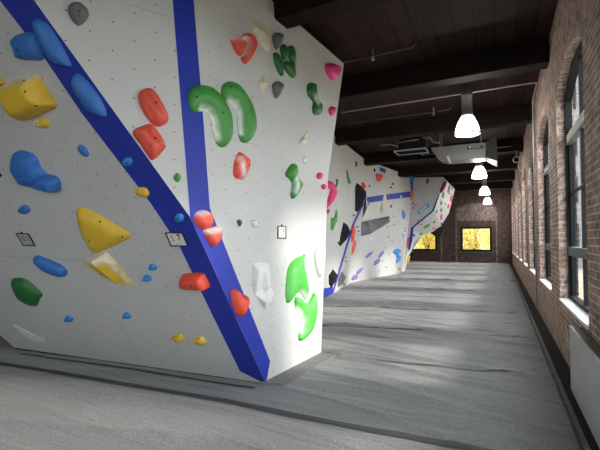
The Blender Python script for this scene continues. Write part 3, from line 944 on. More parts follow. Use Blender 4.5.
hold('foot_hold', 'small blue oval foothold right of the pair of joined blue shapes', 'blue', z2([(312, 190), (320, 178), (345, 190), (357, 220), (340, 226), (320, 208)]), 0.03)
hold('foot_hold', 'small round blue cap high on the dark stripe, beside the red grooved holds', 'sky', ell(128, 161.5, 5, 4.6), 0.03, bolts=[(129, 162)])
hold('foot_hold', 'small yellow hold at the left edge of the dark stripe, by its middle', 'yellow', z6([(22, 365), (35, 348), (65, 352), (78, 372), (70, 388), (42, 384)]), 0.04, bolts=z6([(42, 370)]))
hold('sloper_hold', 'big deep blue hold with a lobed outline, left one of the joined pair', 'blue', z2([(50, 225), (60, 210), (88, 200), (130, 214), (152, 235), (165, 268), (190, 300), (165, 345), (100, 345), (72, 312), (48, 270)]), 0.09, 'flat', bolts=z2([(110, 292)]))
hold('pinch_hold', 'smaller blue hold overlapping the big blue lobe at its lower right', 'blue', z2([(152, 318), (170, 295), (222, 303), (243, 325), (238, 366), (190, 356), (155, 343)]), 0.12, 'flat', bolts=z2([(180, 318)]))
hold('foot_hold', 'tiny blue angular foothold below the joined blue pair', 'blue', z3([(75, 38), (90, 22), (110, 22), (123, 40), (106, 55), (85, 50)]), 0.04)
hold('rail_hold', 'slanting narrow blue rail above the dark green hold', 'blue', z3([(138, 232), (152, 221), (198, 238), (250, 262), (270, 285), (262, 303), (235, 303), (185, 282), (150, 254)]), 0.07)
hold('sloper_hold', 'dark green lumpy hold low at the left of the shaded facet', 'dgreen', z3([(47, 322), (60, 312), (95, 314), (130, 335), (170, 375), (160, 395), (150, 422), (130, 421), (85, 395), (60, 360)]), 0.08, 'flat')
hold('shield_volume', 'large yellow three-cornered shield with convex sides on the shaded facet', 'yellow', z3([(308, 36), (340, 32), (400, 60), (460, 95), (525, 140), (485, 170), (430, 195), (385, 212), (370, 205), (335, 150), (312, 90)]), 0.07, 'flat', bolts=z3([(320, 50), (412, 80), (378, 152), (500, 140)]), cells=18)
hold('wedge_hold', 'yellow wedge with a chalked pale top, below the yellow shield', 'yellow', z3([(338, 245), (350, 235), (425, 206), (470, 250), (541, 337), (520, 343), (470, 335), (400, 300), (345, 258)]), 0.13, ridge=z3([(362, 252, .8), (415, 240, 1.0), (440, 262, .95), (512, 330, 0.5)]), bolts=z3([(415, 287)]), chalk=z3([(355, 238), (430, 222), (480, 285), (525, 332)]), chalk_r=0.06)
for lab, c in (('tiny blue knob below the numbered tag, upper right of two', (152.8, 266.8)), ('tiny blue knob below the numbered tag, lower left of two', (147.2, 277.8)),
               ('tiny blue knob low on the shaded facet, right of the white fin', (69, 318.5)), ('tiny blue knob low on the shaded facet, beside the slanting panel joint', (127, 315.3))):
    hold('foot_hold', lab, 'sky', [(c[0] + x, c[1] + y) for x, y in ((-4, 1), (-2.6, -2.4), (1, -3), (4, -.6), (3.6, 2.4), (-1, 3))], 0.04, group=None)
hold('fin_hold', 'white blade-like fin at the bottom left of the shaded facet', 'white', z4([(52, 97), (75, 105), (150, 145), (178, 150), (183, 170), (130, 165), (100, 145), (60, 110)]), 0.07, ridge=z4([(110, 128, .7), (160, 155, 1.0)]))
hold('foot_hold', 'small yellow foothold near the bottom, left of two side by side', 'yellow', z8([(167, 148), (185, 140), (203, 134), (215, 153), (207, 166), (185, 160)]), 0.05, bolts=z8([(192, 150)]))
hold('foot_hold', 'small yellow foothold near the bottom, right of two beside the dark stripe', 'yellow', z8([(254, 155), (272, 148), (288, 144), (306, 165), (292, 175), (270, 171)]), 0.05, bolts=z8([(280, 160)]))
hold('foot_hold', 'small round blue cap on the dark stripe above the numbered tag', 'sky', ell(179.6, 217.6, 4.8, 4.6), 0.035, bolts=[(180, 218)])
hold('bar_hold', 'stubby orange-red bar across the lower dark stripe', 'red', z7([(205, 310), (212, 297), (235, 292), (290, 291), (308, 312), (320, 349), (270, 350), (230, 346), (208, 332)]), 0.11, 'flat', bolts=[(197, 280)])
hold('crimp_hold', 'dark angular edge of a hold cut off by the left picture edge', 'black', [(-6, 170), (0, 173), (1.8, 176), (-4, 179)], 0.02)
# --- upper facet
hold('pocket_hold', 'grey round pocket hold alone at the top of the upper facet', 'grey', z1([(275, 22), (300, 11), (328, 17), (353, 45), (350, 75), (318, 103), (292, 88), (272, 52)]), 0.07, 'flat', bolts=z1([(316, 64), (318, 80)]))
hold('sloper_hold', 'red grooved oblong hold on the upper facet, higher of two', 'coral', [(138.3, 96), (141, 91), (147.5, 88.5), (154, 91), (162, 103), (168.5, 118), (164, 125), (156, 126.5), (147.5, 119), (140, 106)], 0.09, 'dome', bolts=[(155, 105)], groove=0.35, cells=34)
hold('sloper_hold', 'red grooved four-sided hold touching the dark stripe, lower of two', 'coral', z6([(10, 128), (50, 103), (85, 98), (115, 130), (142, 180), (135, 200), (95, 240), (75, 228), (42, 180)]), 0.09, 'dome', bolts=z6([(97, 160)]), groove=0.35, cells=34)
hold('foot_hold', 'tiny green chip left of the light blue stripe', 'green', z6([(175, 305), (190, 291), (204, 310), (194, 328), (178, 322)]), 0.03)
# --- corridor facet
hold('kidney_volume', 'big green kidney shape overlapping the light blue stripe', 'green', Z([(44, 130), (55, 85), (85, 60), (125, 56), (170, 68), (215, 105), (255, 160), (282, 225), (291, 290), (285, 350), (262, 395), (235, 407), (210, 395), (192, 360), (180, 300), (172, 250), (150, 215), (115, 205), (80, 210), (55, 185)], 180, 75, 5.62), 0.085, 'scoop', bolts=Z([(68, 133), (78, 182), (212, 220)], 180, 75, 5.62), chalk=Z([(112, 198), (152, 207), (178, 245), (188, 300), (200, 355)], 180, 75, 5.62), chalk_r=0.05, cells=30)
hold('kidney_volume', 'big green kidney shape right of the one on the stripe', 'green', Z([(230, 100), (235, 60), (262, 40), (290, 38), (330, 60), (370, 115), (400, 170), (418, 235), (422, 290), (410, 340), (385, 375), (360, 383), (338, 370), (325, 330), (320, 270), (318, 210), (300, 175), (262, 150), (240, 130)], 180, 75, 5.62), 0.085, 'scoop', bolts=Z([(262, 75), (365, 203)], 180, 75, 5.62), chalk=Z([(268, 145), (304, 168), (326, 210), (328, 275), (334, 325)], 180, 75, 5.62), chalk_r=0.05, cells=30)
hold('sloper_hold', 'red hold, pointed left half of the heart-like pair high on the wall', 'red', s1([(45, 172), (58, 163), (95, 178), (112, 200), (108, 235), (88, 258), (62, 225)]), 0.07, 'flat', bolts=s1([(106, 203)]), chalk=s1([(50, 170), (95, 182)]), chalk_r=0.06)
hold('sloper_hold', 'red crescent hold, right half of the heart-like pair', 'red', s1([(97, 170), (115, 153), (140, 165), (157, 210), (150, 250), (125, 290), (108, 292), (96, 270), (112, 240), (118, 205), (105, 182)]), 0.08, 'flat', chalk=s1([(104, 180), (116, 210), (104, 250)]), chalk_r=0.05)
hold('lozenge_volume', 'large cream lozenge between the red pair and the grey drop', 'cream', s1([(133, 82), (160, 98), (198, 112), (240, 150), (235, 195), (226, 237), (205, 225), (178, 193), (148, 140)]), 0.05, ridge=s1([(165, 125, .9), (205, 150, 1), (215, 200, .8)]), bolts=s1([(209, 142)]))
hold('lozenge_hold', 'small cream lozenge below the large cream one', 'cream', s1([(204, 344), (224, 376), (206, 410), (188, 428), (172, 385)]), 0.04, ridge=s1([(202, 380, 1)]), bolts=s1([(203, 379)]))
for lab, dy, bx in (('grey drop-shaped hold beside the large cream lozenge', 0, 0), ('grey drop-shaped hold beside the small cream lozenge', 224, 1)):
    hold('pocket_hold', lab, 'grey', s1([(240, 162 + dy), (262, 151 + dy), (282, 168 + dy), (276, 200 + dy), (257, 229 + dy), (246, 210 + dy), (240, 188 + dy)]), 0.08, 'dome', bolts=s1([(265, 176 + dy)]))
for lab, pts in (('green slim blade, left one of the four-lobed cluster', [(243, 250), (255, 242), (272, 262), (284, 300), (285, 349), (268, 337), (250, 292)]),
                 ('green blade at the top centre of the four-lobed cluster', [(275, 222), (285, 203), (300, 215), (309, 250), (304, 272), (290, 278), (279, 250)]),
                 ('green blade at the top right of the four-lobed cluster', [(311, 225), (322, 209), (335, 225), (343, 268), (341, 290), (325, 280), (313, 262)]),
                 ('broad green blade at the bottom right of the four-lobed cluster', [(288, 290), (298, 281), (318, 281), (338, 292), (342, 350), (330, 358), (306, 335), (291, 308)])):
    hold('blade_hold', lab, 'dgreen', s1(pts), 0.06, 'dome', bolts=s1([(sum(p[0] for p in pts) / len(pts), sum(p[1] for p in pts) / len(pts))]))
hold('sloper_hold', 'hot pink rounded hold near the upper right corner of the near wall', 'pink', s1([(482, 298), (500, 290), (530, 296), (546, 325), (537, 355), (520, 371), (500, 357), (485, 328)]), 0.09, 'flat', bolts=s1([(532, 333)]))
hold('blade_hold', 'green two-lobed hold below the pink one, narrow at its waist', 'dgreen', [(306.6, 90), (308, 84), (312, 82.6), (315, 85), (316, 95), (317, 100), (320.8, 104), (321.3, 112), (319, 115), (313.8, 114.5), (312, 109), (312.5, 102), (308, 96)], 0.06, 'flat', chalk=[(313, 98), (315, 103)], chalk_r=0.05)
hold('pinch_hold', 'pink small hold on the right edge of the near wall', 'hot', s2([(498, 88), (514, 76), (528, 84), (524, 108), (508, 118), (500, 105)]), 0.05, 'flat')
hold('foot_hold', 'small pink knob by the right edge, upper of two', 'hot', s2([(443, 392), (452, 379), (466, 384), (467, 400), (456, 410), (445, 404)]), 0.04)
hold('foot_hold', 'small pink knob by the right edge, lower of two', 'hot', s3([(465, 27), (472, 18), (481, 22), (484, 35), (476, 44), (467, 38)]), 0.04)
hold('lozenge_hold', 'cream small kite-shaped hold on the right half of the near wall', 'cream', s2([(363, 240), (384, 210), (399, 188), (402, 218), (397, 250), (375, 254)]), 0.05, ridge=s2([(388, 225, 1)]), bolts=s2([(392, 227)]))
hold('foot_hold', 'white barely visible chip below the cream kite-shaped hold', 'white', s2([(378, 322), (388, 310), (398, 318), (394, 338), (382, 335)]), 0.02)
hold('pinch_hold', 'green hold with a chalked lower lip, middle right of the near wall', 'green', [(285.2, 173), (290, 165), (294, 164), (296.2, 171), (296, 177), (300, 182), (300.6, 187), (298, 192), (293.2, 199), (290.2, 196), (291, 189), (291.5, 183), (288, 178), (285.8, 177)], 0.07, 'flat', chalk=[(292.5, 179), (294, 186), (292, 192)], chalk_r=0.05)
hold('sloper_hold', 'orange-red split hold where the two stripes meet on the facet edge, upper of two', 'coral', z7([(253, 75), (262, 52), (285, 40), (315, 48), (327, 75), (322, 105), (298, 120), (270, 108)]), 0.07, 'flat', bolts=z7([(314, 80)]), chalk=z7([(265, 52), (300, 44)]), chalk_r=0.05, at=(205, 220))
hold('sloper_hold', 'orange-red hold just below the stripe junction, lower of two', 'coral', z7([(290, 122), (318, 112), (352, 104), (358, 145), (348, 175), (328, 188), (308, 165)]), 0.07, 'flat', bolts=z7([(350, 143)]), chalk=z7([(300, 125), (345, 115)]), chalk_r=0.05)
hold('foot_hold', 'small green chip between the stripe and the white drop', 'dgreen', s3([(77, 188), (88, 181), (98, 192), (94, 208), (88, 213), (80, 200)]), 0.03)
hold('foot_hold', 'small white drop-shaped foothold left of the framed tag', 'white', s3([(143, 192), (157, 184), (171, 196), (166, 212), (156, 220), (147, 205)]), 0.04, bolts=s3([(166, 199)]))
hold('sloper_hold', 'large white sculpted hold with a scooped middle beside the lower stripe', 'white', s4([(150, 20), (180, 10), (222, 15), (229, 60), (232, 120), (247, 150), (235, 190), (207, 227), (190, 200), (160, 160), (148, 110)]), 0.08, ridge=s4([(178, 50, 0.9), (212, 50, 0.9), (192, 125, 0.25), (172, 110, .8), (228, 130, 1.0), (205, 150, .3), (212, 195, 0.8)]), bolts=s4([(218, 128)]))
hold('sloper_hold', 'orange-red notched hold on the light stripe low down', 'red', s4([(48, 145), (62, 132), (80, 140), (92, 170), (108, 158), (122, 172), (120, 205), (108, 240), (92, 262), (75, 250), (58, 215), (50, 185)]), 0.08, 'flat')
hold('horn_volume', 'large bright green horn curving to a stem, upper of the big pair', 'bgreen', Z([(145, 38), (152, 46), (144, 58), (140, 65), (146, 110), (158, 165), (160, 210), (150, 234), (135, 215), (125, 205), (110, 212), (90, 240), (75, 250), (68, 238), (65, 200), (70, 135), (80, 90), (105, 60), (138, 46)], 270, 245, 4.29), 0.08, 'flat', chalk=Z([(118, 205), (130, 206), (146, 222)], 270, 245, 4.29), chalk_r=0.06, cells=34)
hold('horn_volume', 'large bright green horn with a hollow inner edge, lower of the big pair', 'bgreen', Z([(104, 232), (115, 222), (130, 228), (158, 250), (175, 225), (186, 205), (194, 225), (196, 290), (180, 360), (150, 400), (128, 412), (121, 400), (124, 365), (132, 330), (125, 295), (110, 280)], 270, 245, 4.29), 0.08, 'scoop', chalk=Z([(112, 278), (128, 292), (137, 322), (130, 365)], 270, 245, 4.29), chalk_r=0.06, cells=34)
hold('pocket_hold', 'white oval hold with a deep slot at the right edge low down', 'white', s4([(437, -60), (450, -82), (472, -78), (478, -40), (474, 30), (462, 75), (448, 70), (436, 20), (431, -20)]), 0.07, 'scoop', chalk=s4([(455, -45), (456, 20)]), chalk_r=0.04)

hold('sloper_hold', 'red four-sided hold with a pale chalked left half, under the right green kidney', 'red', s2([(64, 330), (84, 287), (102, 292), (131, 320), (130, 362), (114, 400), (98, 412), (62, 394)]), 0.07, 'flat', bolts=s2([(112, 350)]), chalk=s2([(80, 320), (85, 360), (92, 395)]), chalk_r=0.055)
# --- farther wall
hold('sloper_hold', 'large pink curled hold showing beyond the near wall edge', 'hot', Z([(40, 190), (70, 172), (100, 180), (118, 215), (130, 260), (120, 310), (90, 360), (60, 392), (40, 380), (70, 290), (80, 240), (50, 230)], 320, 160, 8.18), 0.09, 'flat', at=(334, 195))
hold('foot_hold', 'pink small hold under the large pink curled one', 'hot', Z([(55, 405), (70, 400), (72, 425), (62, 440), (54, 430)], 320, 160, 8.18), 0.05)
hold('foot_hold', 'pink hold high beside a ceiling beam on the farther wall', 'hot', Z([(122, 68), (145, 62), (152, 85), (140, 108), (126, 100)], 320, 130, 7.5), 0.05)
hold('blade_hold', 'green speckled narrow hold right of the large pink one', 'dgreen', Z([(128, 160), (143, 155), (146, 185), (138, 215), (128, 235), (124, 205), (132, 190)], 320, 160, 8.18), 0.035)
hold('rail_hold', 'green ragged vertical rail high on the farther wall', 'dgreen', Z([(214, 88), (224, 90), (232, 125), (250, 182), (245, 192), (230, 190), (222, 150)], 320, 160, 8.18), 0.035)
hold('foot_hold', 'dark green small hold near the top of the farther wall', 'dgreen', Z([(290, 12), (302, 12), (303, 45), (296, 60), (289, 45)], 320, 160, 8.18), 0.035)
hold('pinch_hold', 'green and white forked hold low left on the farther wall', 'green', Z([(85, 212), (105, 205), (122, 150), (132, 165), (142, 205), (115, 250), (88, 305), (80, 270)], 320, 190, 7.5), 0.07, chalk=Z([(128, 165), (125, 215)], 320, 190, 7.5), chalk_r=0.15)
hold('prism_volume', 'tall black volume with a curved edge at the blue line, topmost of the black ones', 'dgrey', Z([(262, 160), (262, -20), (275, -55), (310, -30), (345, 10), (355, 55), (325, 110), (280, 165)], 320, 190, 7.5), 0.10, ridge=Z([(318, 40, 1.0)], 320, 190, 7.5))
hold('prism_volume', 'gloss black downward-pointing wedge right under the tall black volume', 'pblack', Z([(322, 105), (345, 65), (374, 100), (345, 160), (312, 218)], 320, 190, 7.5), 0.10, ridge=Z([(345, 110, 1.0)], 320, 190, 7.5))
hold('prism_volume', 'black four-sided volume left of the thin blue line, middle of the wall', 'dgrey', Z([(175, 240), (205, 260), (232, 318), (195, 375), (150, 425), (140, 410), (155, 330)], 320, 190, 7.5), 0.10, ridge=Z([(215, 318, 1.0)], 320, 190, 7.5))
hold('prism_volume', 'black pointed pod at the foot of the farther wall, left of two', 'dgrey', Z([(98, 218), (130, 260), (118, 310), (82, 362), (66, 330), (64, 268)], 320, 240, 7.5), 0.10, ridge=Z([(100, 275, 1.0)], 320, 240, 7.5))
hold('prism_volume', 'black pointed pod at the foot of the farther wall, right of two', 'grey', Z([(162, 230), (196, 282), (170, 325), (132, 358), (136, 290)], 320, 240, 7.5), 0.10, ridge=Z([(158, 282, 1.0)], 320, 240, 7.5))
hold('beam_volume', 'long grey three-sided beam volume jutting across the farther wall', 'grey', Z([(310, 240), (360, 228), (520, 195), (524, 240), (440, 292), (375, 332), (306, 346)], 320, 190, 7.5), 0.22, ridge=Z([(372, 285, 1.0), (505, 225, .7)], 320, 190, 7.5))
hold('flame_hold', 'cream flame-shaped hold below the horizontal blue stripe', 'cream', Z([(340, 40), (358, 30), (370, 130), (350, 190), (318, 250), (308, 240), (298, 190), (325, 110)], 350, 190, 10), 0.12, ridge=Z([(345, 120, 1), (325, 195, .8)], 350, 190, 10))
hold('fin_hold', 'red slim fin right of the thin blue line, upper of two', 'red', Z([(248, 275), (260, 268), (264, 320), (246, 385), (236, 390), (236, 340)], 320, 190, 7.5), 0.05)
hold('fin_hold', 'red slim fin right of the thin blue line, lower of two', 'red', Z([(250, 20), (262, -5), (267, 30), (256, 75), (238, 112), (238, 70)], 320, 240, 7.5), 0.05)
hold('claw_hold', 'red claw-like hold high up beside the small blue block stripe', 'red', Z([(210, 190), (222, 178), (236, 198), (268, 190), (268, 235), (250, 265), (222, 262), (208, 225)], 355, 155, 10), 0.07, 'flat')
hold('claw_hold', 'red small horn behind the tall black volume', 'red', Z([(62, 285), (78, 275), (92, 325), (80, 345)], 355, 155, 10), 0.1)
hold('claw_hold', 'orange tall hold at the right end of the horizontal blue stripe', 'orange', Z([(108, 215), (138, 212), (136, 265), (118, 300), (104, 290)], 400, 170, 10), 0.06, 'flat')
hold('rail_hold', 'teal-blue bone-shaped rail slanting on the bulging facet', 'sky', Z([(180, 410), (210, 385), (262, 340), (288, 342), (294, 362), (270, 385), (230, 412), (200, 440), (182, 432)], 400, 170, 10), 0.07, 'scoop', chalk=Z([(200, 418), (270, 360)], 400, 170, 10), chalk_r=0.08)
hold('sloper_hold', 'blue half-moon hold below the cream flame, middle of the farther wall', 'blue', Z([(520, 210), (535, 203), (550, 240), (545, 280), (530, 288), (518, 250)], 350, 190, 10), 0.07)
hold('hook_hold', 'bright blue hook-shaped hold low on the farther wall', 'sky', Z([(385, 205), (400, 180), (425, 168), (452, 180), (448, 205), (432, 215), (458, 240), (445, 275), (425, 297), (410, 290), (420, 250), (405, 220)], 350, 230, 9), 0.07, 'flat')
for lab, pts in (('purple slanted bar lowest of the purple ones', [(10, 440), (30, 408), (60, 400), (74, 412), (62, 440), (30, 452), (12, 452)]),
                 ('purple slanted bar just above the lowest one, joined to it', [(55, 395), (62, 370), (90, 345), (118, 333), (116, 355), (90, 385), (68, 402)]),
                 ('purple slanted bar standing apart from the joined pairs', [(142, 235), (170, 208), (205, 190), (206, 212), (175, 240), (142, 255)]),
                 ('purple slanted bar, lower one of the right pair', [(214, 310), (220, 280), (250, 262), (272, 258), (264, 290), (240, 308), (218, 320)]),
                 ('purple slanted bar, upper one of the right pair', [(255, 250), (262, 220), (285, 195), (305, 183), (303, 215), (280, 240), (262, 258)])):
    hold('bar_hold', lab, 'purple', Z(pts, 350, 230, 9), 0.04, 'block', group=None)
hold('sloper_hold', 'red and white tall hold by the lower blue stub', 'red', Z([(85, 230), (100, 222), (96, 270), (82, 302), (62, 300)], 395, 205, 6.92), 0.07, 'flat')
hold('sloper_hold', 'yellow block hold low at the right end of the farther wall', 'yellow', Z([(88, 362), (98, 350), (104, 358), (96, 392), (86, 404), (80, 398)], 395, 205, 6.92), 0.06, 'flat', at=(405, 262))
hold('sloper_hold', 'maroon long hold at the top edge of the bulging facet', 'maroon', Z([(398, 215), (415, 160), (440, 115), (462, 108), (464, 145), (445, 190), (415, 228)], 400, 170, 10), 0.06, 'flat', at=(441, 186.5))
hold('crimp_hold', 'dark red small double hold on the upper bulging facet', 'maroon', Z([(262, 115), (275, 85), (290, 92), (286, 120), (274, 138), (262, 132)], 400, 170, 10), 0.06)
hold('foot_hold', 'teal flag-like hold at the top corner beside the beam', 'sky', Z([(96, 65), (135, 64), (135, 95), (118, 115), (100, 85)], 400, 170, 10), 0.08, 'flat')
def t_(lab, col, cx, cy, rx, ry, ang=0, kind='foot_hold', h=0.03, at=None):
    hold(kind, lab, col, ell(cx, cy, rx, ry, ang, 8), h, 'dome', at=at)
t_('black slim hold near the top right of the tall green rail group', 'black', 374.4, 170.2, .8, 2.2)
t_('maroon dot between the tall black volume and the claw', 'maroon', 369.3, 186, .6, 1.3)
t_('white knob below the small blue block stripe', 'white', 390.2, 176.2, 1.0, 1.0)
t_('black small pill, upper right of the upper pair', 'black', 392.6, 183.9, .7, 1.2, 20)
t_('black small pill, lower left of the upper pair', 'black', 390.8, 187.3, .7, 1.1, 20)
t_('cream pale hold high at the right of the middle facet', 'cream', 399, 176.5, 1.1, 1.9)
t_('cream pale hold just above the horizontal blue stripe', 'cream', 394.8, 189.2, 1.0, 1.4)
t_('cream knob on the horizontal blue stripe', 'cream', 400.9, 196.4, .9, 1.4)
t_('black tick-like hold under the horizontal stripe', 'black', 391.1, 206.4, .6, 1.7, 25)
t_('yellow speck right of the grey beam volume tip', 'yellow', 393.5, 216.2, .7, .9)
t_('tan speck between the cream flame and the half-moon', 'cream', 400, 209.8, .7, .9)
t_('yellow speck under the grey beam volume, upper', 'yellow', 387.4, 226.5, .7, 1.0)
t_('yellow speck right of the grey beam volume underside', 'yellow', 394.2, 224.5, .7, .9)
t_('yellow knob under the grey beam volume, lower', 'yellow', 388.8, 236.5, 1.1, 1.3)
t_('olive speck right of the lower yellow knob', 'yellow', 392.6, 241, .8, .7)
t_('yellow speck above the right purple pair', 'yellow', 385.3, 247.3, .7, .8)
t_('pale green speck right of the purple pair', 'bgreen', 388.8, 254, .8, .7)
t_('yellow speck between the purple pair and the blue hook', 'yellow', 382.7, 261, .7, .9)
t_('pale green speck below the blue hook', 'bgreen', 386.5, 267.2, .7, .8)
t_('yellow speck lowest beside the floor edge', 'yellow', 379, 271.2, .7, .6)
t_('pink speck low by the right end of the floor edge', 'coral', 399.6, 268.8, .6, .9)
t_('orange speck left of the blue stub, upper', 'orange', 404.4, 228, .6, .8)
t_('orange speck left of the blue stub, lower', 'orange', 404.9, 231, .7, .8)
t_('navy speck left of the red and white hold, upper', 'blue', 402.6, 234.5, .7, .7)
t_('navy speck left of the red and white hold, lower', 'blue', 403.3, 237, .6, .6)
t_('maroon speck left end of the slanting blue line', 'maroon', 418, 220.5, .8, .7)
t_('maroon speck right above the slanting blue line', 'maroon', 421, 224.3, .8, .7)
t_('red speck under the orange tall hold, topmost of three', 'red', 413, 203.5, .8, 1.1)
t_('red speck under the orange tall hold, right of three', 'coral', 416, 205, .8, 1.0)
t_('red speck under the orange tall hold, lowest of three', 'coral', 414, 208, .8, 1.1)
t_('grey ring-like knob under the grey beam volume, left', 'white', 370.4, 239.3, 1.3, 1.7)
t_('black speck right of the red fins', 'dgrey', 357.3, 226.8, .6, .8)
t_('green speck right of the red fins', 'dgreen', 358.4, 231.2, .5, .9)
t_('blue speck right of the red fins', 'blue', 358, 235.2, .6, .8)
t_('green speck left of the thin blue line, by the tall black volume', 'dgreen', 353.8, 215.3, .8, 1.0)
t_('green speck at the lower tip of the middle black volume', 'dgreen', 338.2, 242.8, .7, 1.5)
t_('red dot below the red fins, upper', 'red', 345.8, 257.2, .8, .8)
t_('red dot below the red fins, lower', 'red', 345.8, 261.3, .8, .8)
t_('maroon dot low at the floor edge beside the right pod', 'maroon', 344, 284.3, .7, 1.1, -30)
hold('prism_volume', 'dark grey volume tucked under the lower bend of the bulge, over the left end window', 'dgrey', [(430.5, 232.8), (441, 226.5), (443, 228), (441, 236), (436.5, 237.5)], 0.12, ridge=[(438.5, 231, 1)], at=(437, 227))
# side facet of the bulge
for lab, col, cx, cy, rx, ry, an in (
        ('green long hold on the narrow side facet, topmost left', 'dgreen', 443, 196, 1.0, 4.5, 12), ('green long hold on the narrow side facet, beside its crest', 'dgreen', 448.8, 189, .9, 4.2, 15),
        ('green small hold under the crest of the side facet', 'dgreen', 449.5, 193.6, .8, .9, 0), ('red slim hold at the top right of the side facet', 'hot', 452.4, 187.8, .6, 2.0, 25),
        ('pink long hold down the right edge of the side facet', 'hot', 451.2, 199, 1.0, 4.2, 12), ('pink hold continuing below the long pink one', 'hot', 448.4, 206, 1.1, 2.5, 15),
        ('green hold in the middle of the side facet, upper', 'green', 441.2, 203, 1.0, 2.4, 10), ('green hold in the middle of the side facet, lower', 'green', 441.2, 210, 1.0, 2.2, 5),
        ('maroon speck in the middle of the side facet', 'maroon', 445.6, 204, .8, .8, 0), ('green hold beside the bend of the arete line', 'green', 436.4, 211.5, 1.0, 2.0, 20),
        ('pink oval hold on the side facet above its lower bend', 'pink', 441.2, 217, 1.3, 3.2, 12), ('green wing-like hold on the lower side facet', 'green', 427, 226, 3.4, 1.4, -28),
        ('green chip right of the wing-like green hold', 'dgreen', 434.2, 222, 1.5, .8, -35), ('pink thin hold along the lower edge of the side facet', 'pink', 433.5, 228.3, 2.2, .6, -28),
        ('green dark chip next to the blue stub', 'dgreen', 413.9, 235.3, 1.3, 1.3, -30), ('green small hold over the end window', 'green', 421, 233.8, 1.6, 1.0, -30),
        ('black small hold at the lower bend of the side facet', 'black', 441.6, 223.8, .9, 1.2, 20), ('green chip low beside the yellow block hold', 'green', 408.7, 249.5, .8, 1.3, 20)):
    t_(lab, col, cx, cy, rx, ry, an)

# ------------------------------------------------------------------ route tags
def route_tag(label, px4, texts, card, frame=0.07, at=None, lift=0.012):
    cx = sum(p[0] for p in px4) / 4; cy = sum(p[1] for p in px4) / 4
    loc, n = hit(*(at or (cx, cy)))
    P = [proj(*p, loc, n) for p in px4]      # tl, tr, br, bl
    root = empty('route_tag', loc + n * 0.001, label, 'route tag')
    O = root.location
    def bil(s, t): return P[0].lerp(P[1], s).lerp(P[3].lerp(P[2], s), t)
    def slab(s0, s1_, t0, t1, z0, z1, bm):
        q = [bil(s0, t0), bil(s1_, t0), bil(s1_, t1), bil(s0, t1)]
        A = [bm.verts.new(p + n * z1 - O) for p in q]; B = [bm.verts.new(p + n * z0 - O) for p in q]
        bm.faces.new(A); bm.faces.new(B[::-1])
        for k in range(4): bm.faces.new((A[k], B[k], B[(k + 1) % 4], A[(k + 1) % 4]))
    bm = bmesh.new(); slab(0.02, .98, 0.02, .98, 0, lift * 0.5, bm); bmesh.ops.recalc_face_normals(bm, faces=bm.faces[:])
    obj('card', bm, M[card], root)
    bm = bmesh.new(); f = frame
    slab(0, 1, 0, f * .8, 0, lift, bm); slab(0, 1, 1 - f, 1, 0, lift, bm); slab(0, f * .8, 0, 1, 0, lift, bm); slab(1 - f * .8, 1, 0, 1, 0, lift, bm)
    slab(0.44, .54, -0.12, 0, 0, lift, bm)
    bmesh.ops.recalc_face_normals(bm, faces=bm.faces[:])
    obj('frame', bm, M['tag_frame'], root)
    X = (P[1] - P[0]); Yv = (P[0] - P[3])
    for txt, s, t, hh, wfac, mt in texts:
        cu = bpy.data.curves.new('lettering', 'FONT'); cu.body = txt; cu.size = 1.0; cu.extrude = 0.0; cu.offset = 0.02
        cu.align_x = 'CENTER'; cu.align_y = 'CENTER'
        to = bpy.data.objects.new('lettering', cu); COL.objects.link(to)
        me = bpy.data.meshes.new_from_object(to)
        bpy.data.objects.remove(to)
        me.materials.clear(); me.materials.append(M[mt])
        c = bil(s, t) + n * (lift * 0.5 + 0.0015) - O
        for v in me.vertices:
            v.co = c + X * (v.co.x * hh * wfac) + Yv * (v.co.y * hh)
        ob = bpy.data.objects.new('lettering', me); COL.objects.link(ob); ob.parent = root
route_tag('small grey route tag in a black frame on the shaded facet at the left', [(16.3, 233), (29, 233.3), (36, 245.8), (24, 245.5)],
          [('13', .32, .42, .62, .5, 'ink'), ('I', .72, .40, .62, .6, 'ink'), ('- - -', .5, .8, .3, .5, 'ink')], 'tag_grey', at=(100, 250))
route_tag('framed route tag overlapping the dark stripe, with a yellow 5 and a 7', [(165.5, 232.2), (183, 232), (189, 246), (171.5, 246)],
          [('5', .28, .45, .6, .6, 'ink_yellow'), ('7', .66, .38, .6, .7, 'ink'), ('---  ---', .5, .8, .22, .5, 'ink')], 'tag_white', at=(165, 236))
route_tag('small upright white route tag on the bright corridor facet', [(277.3, 226), (285.6, 226), (285.6, 238.9), (277.3, 238.6)],
          [('I', .72, .34, .5, .9, 'ink'), ('- -', .5, .74, .25, .6, 'ink')], 'tag_white', frame=0.08)

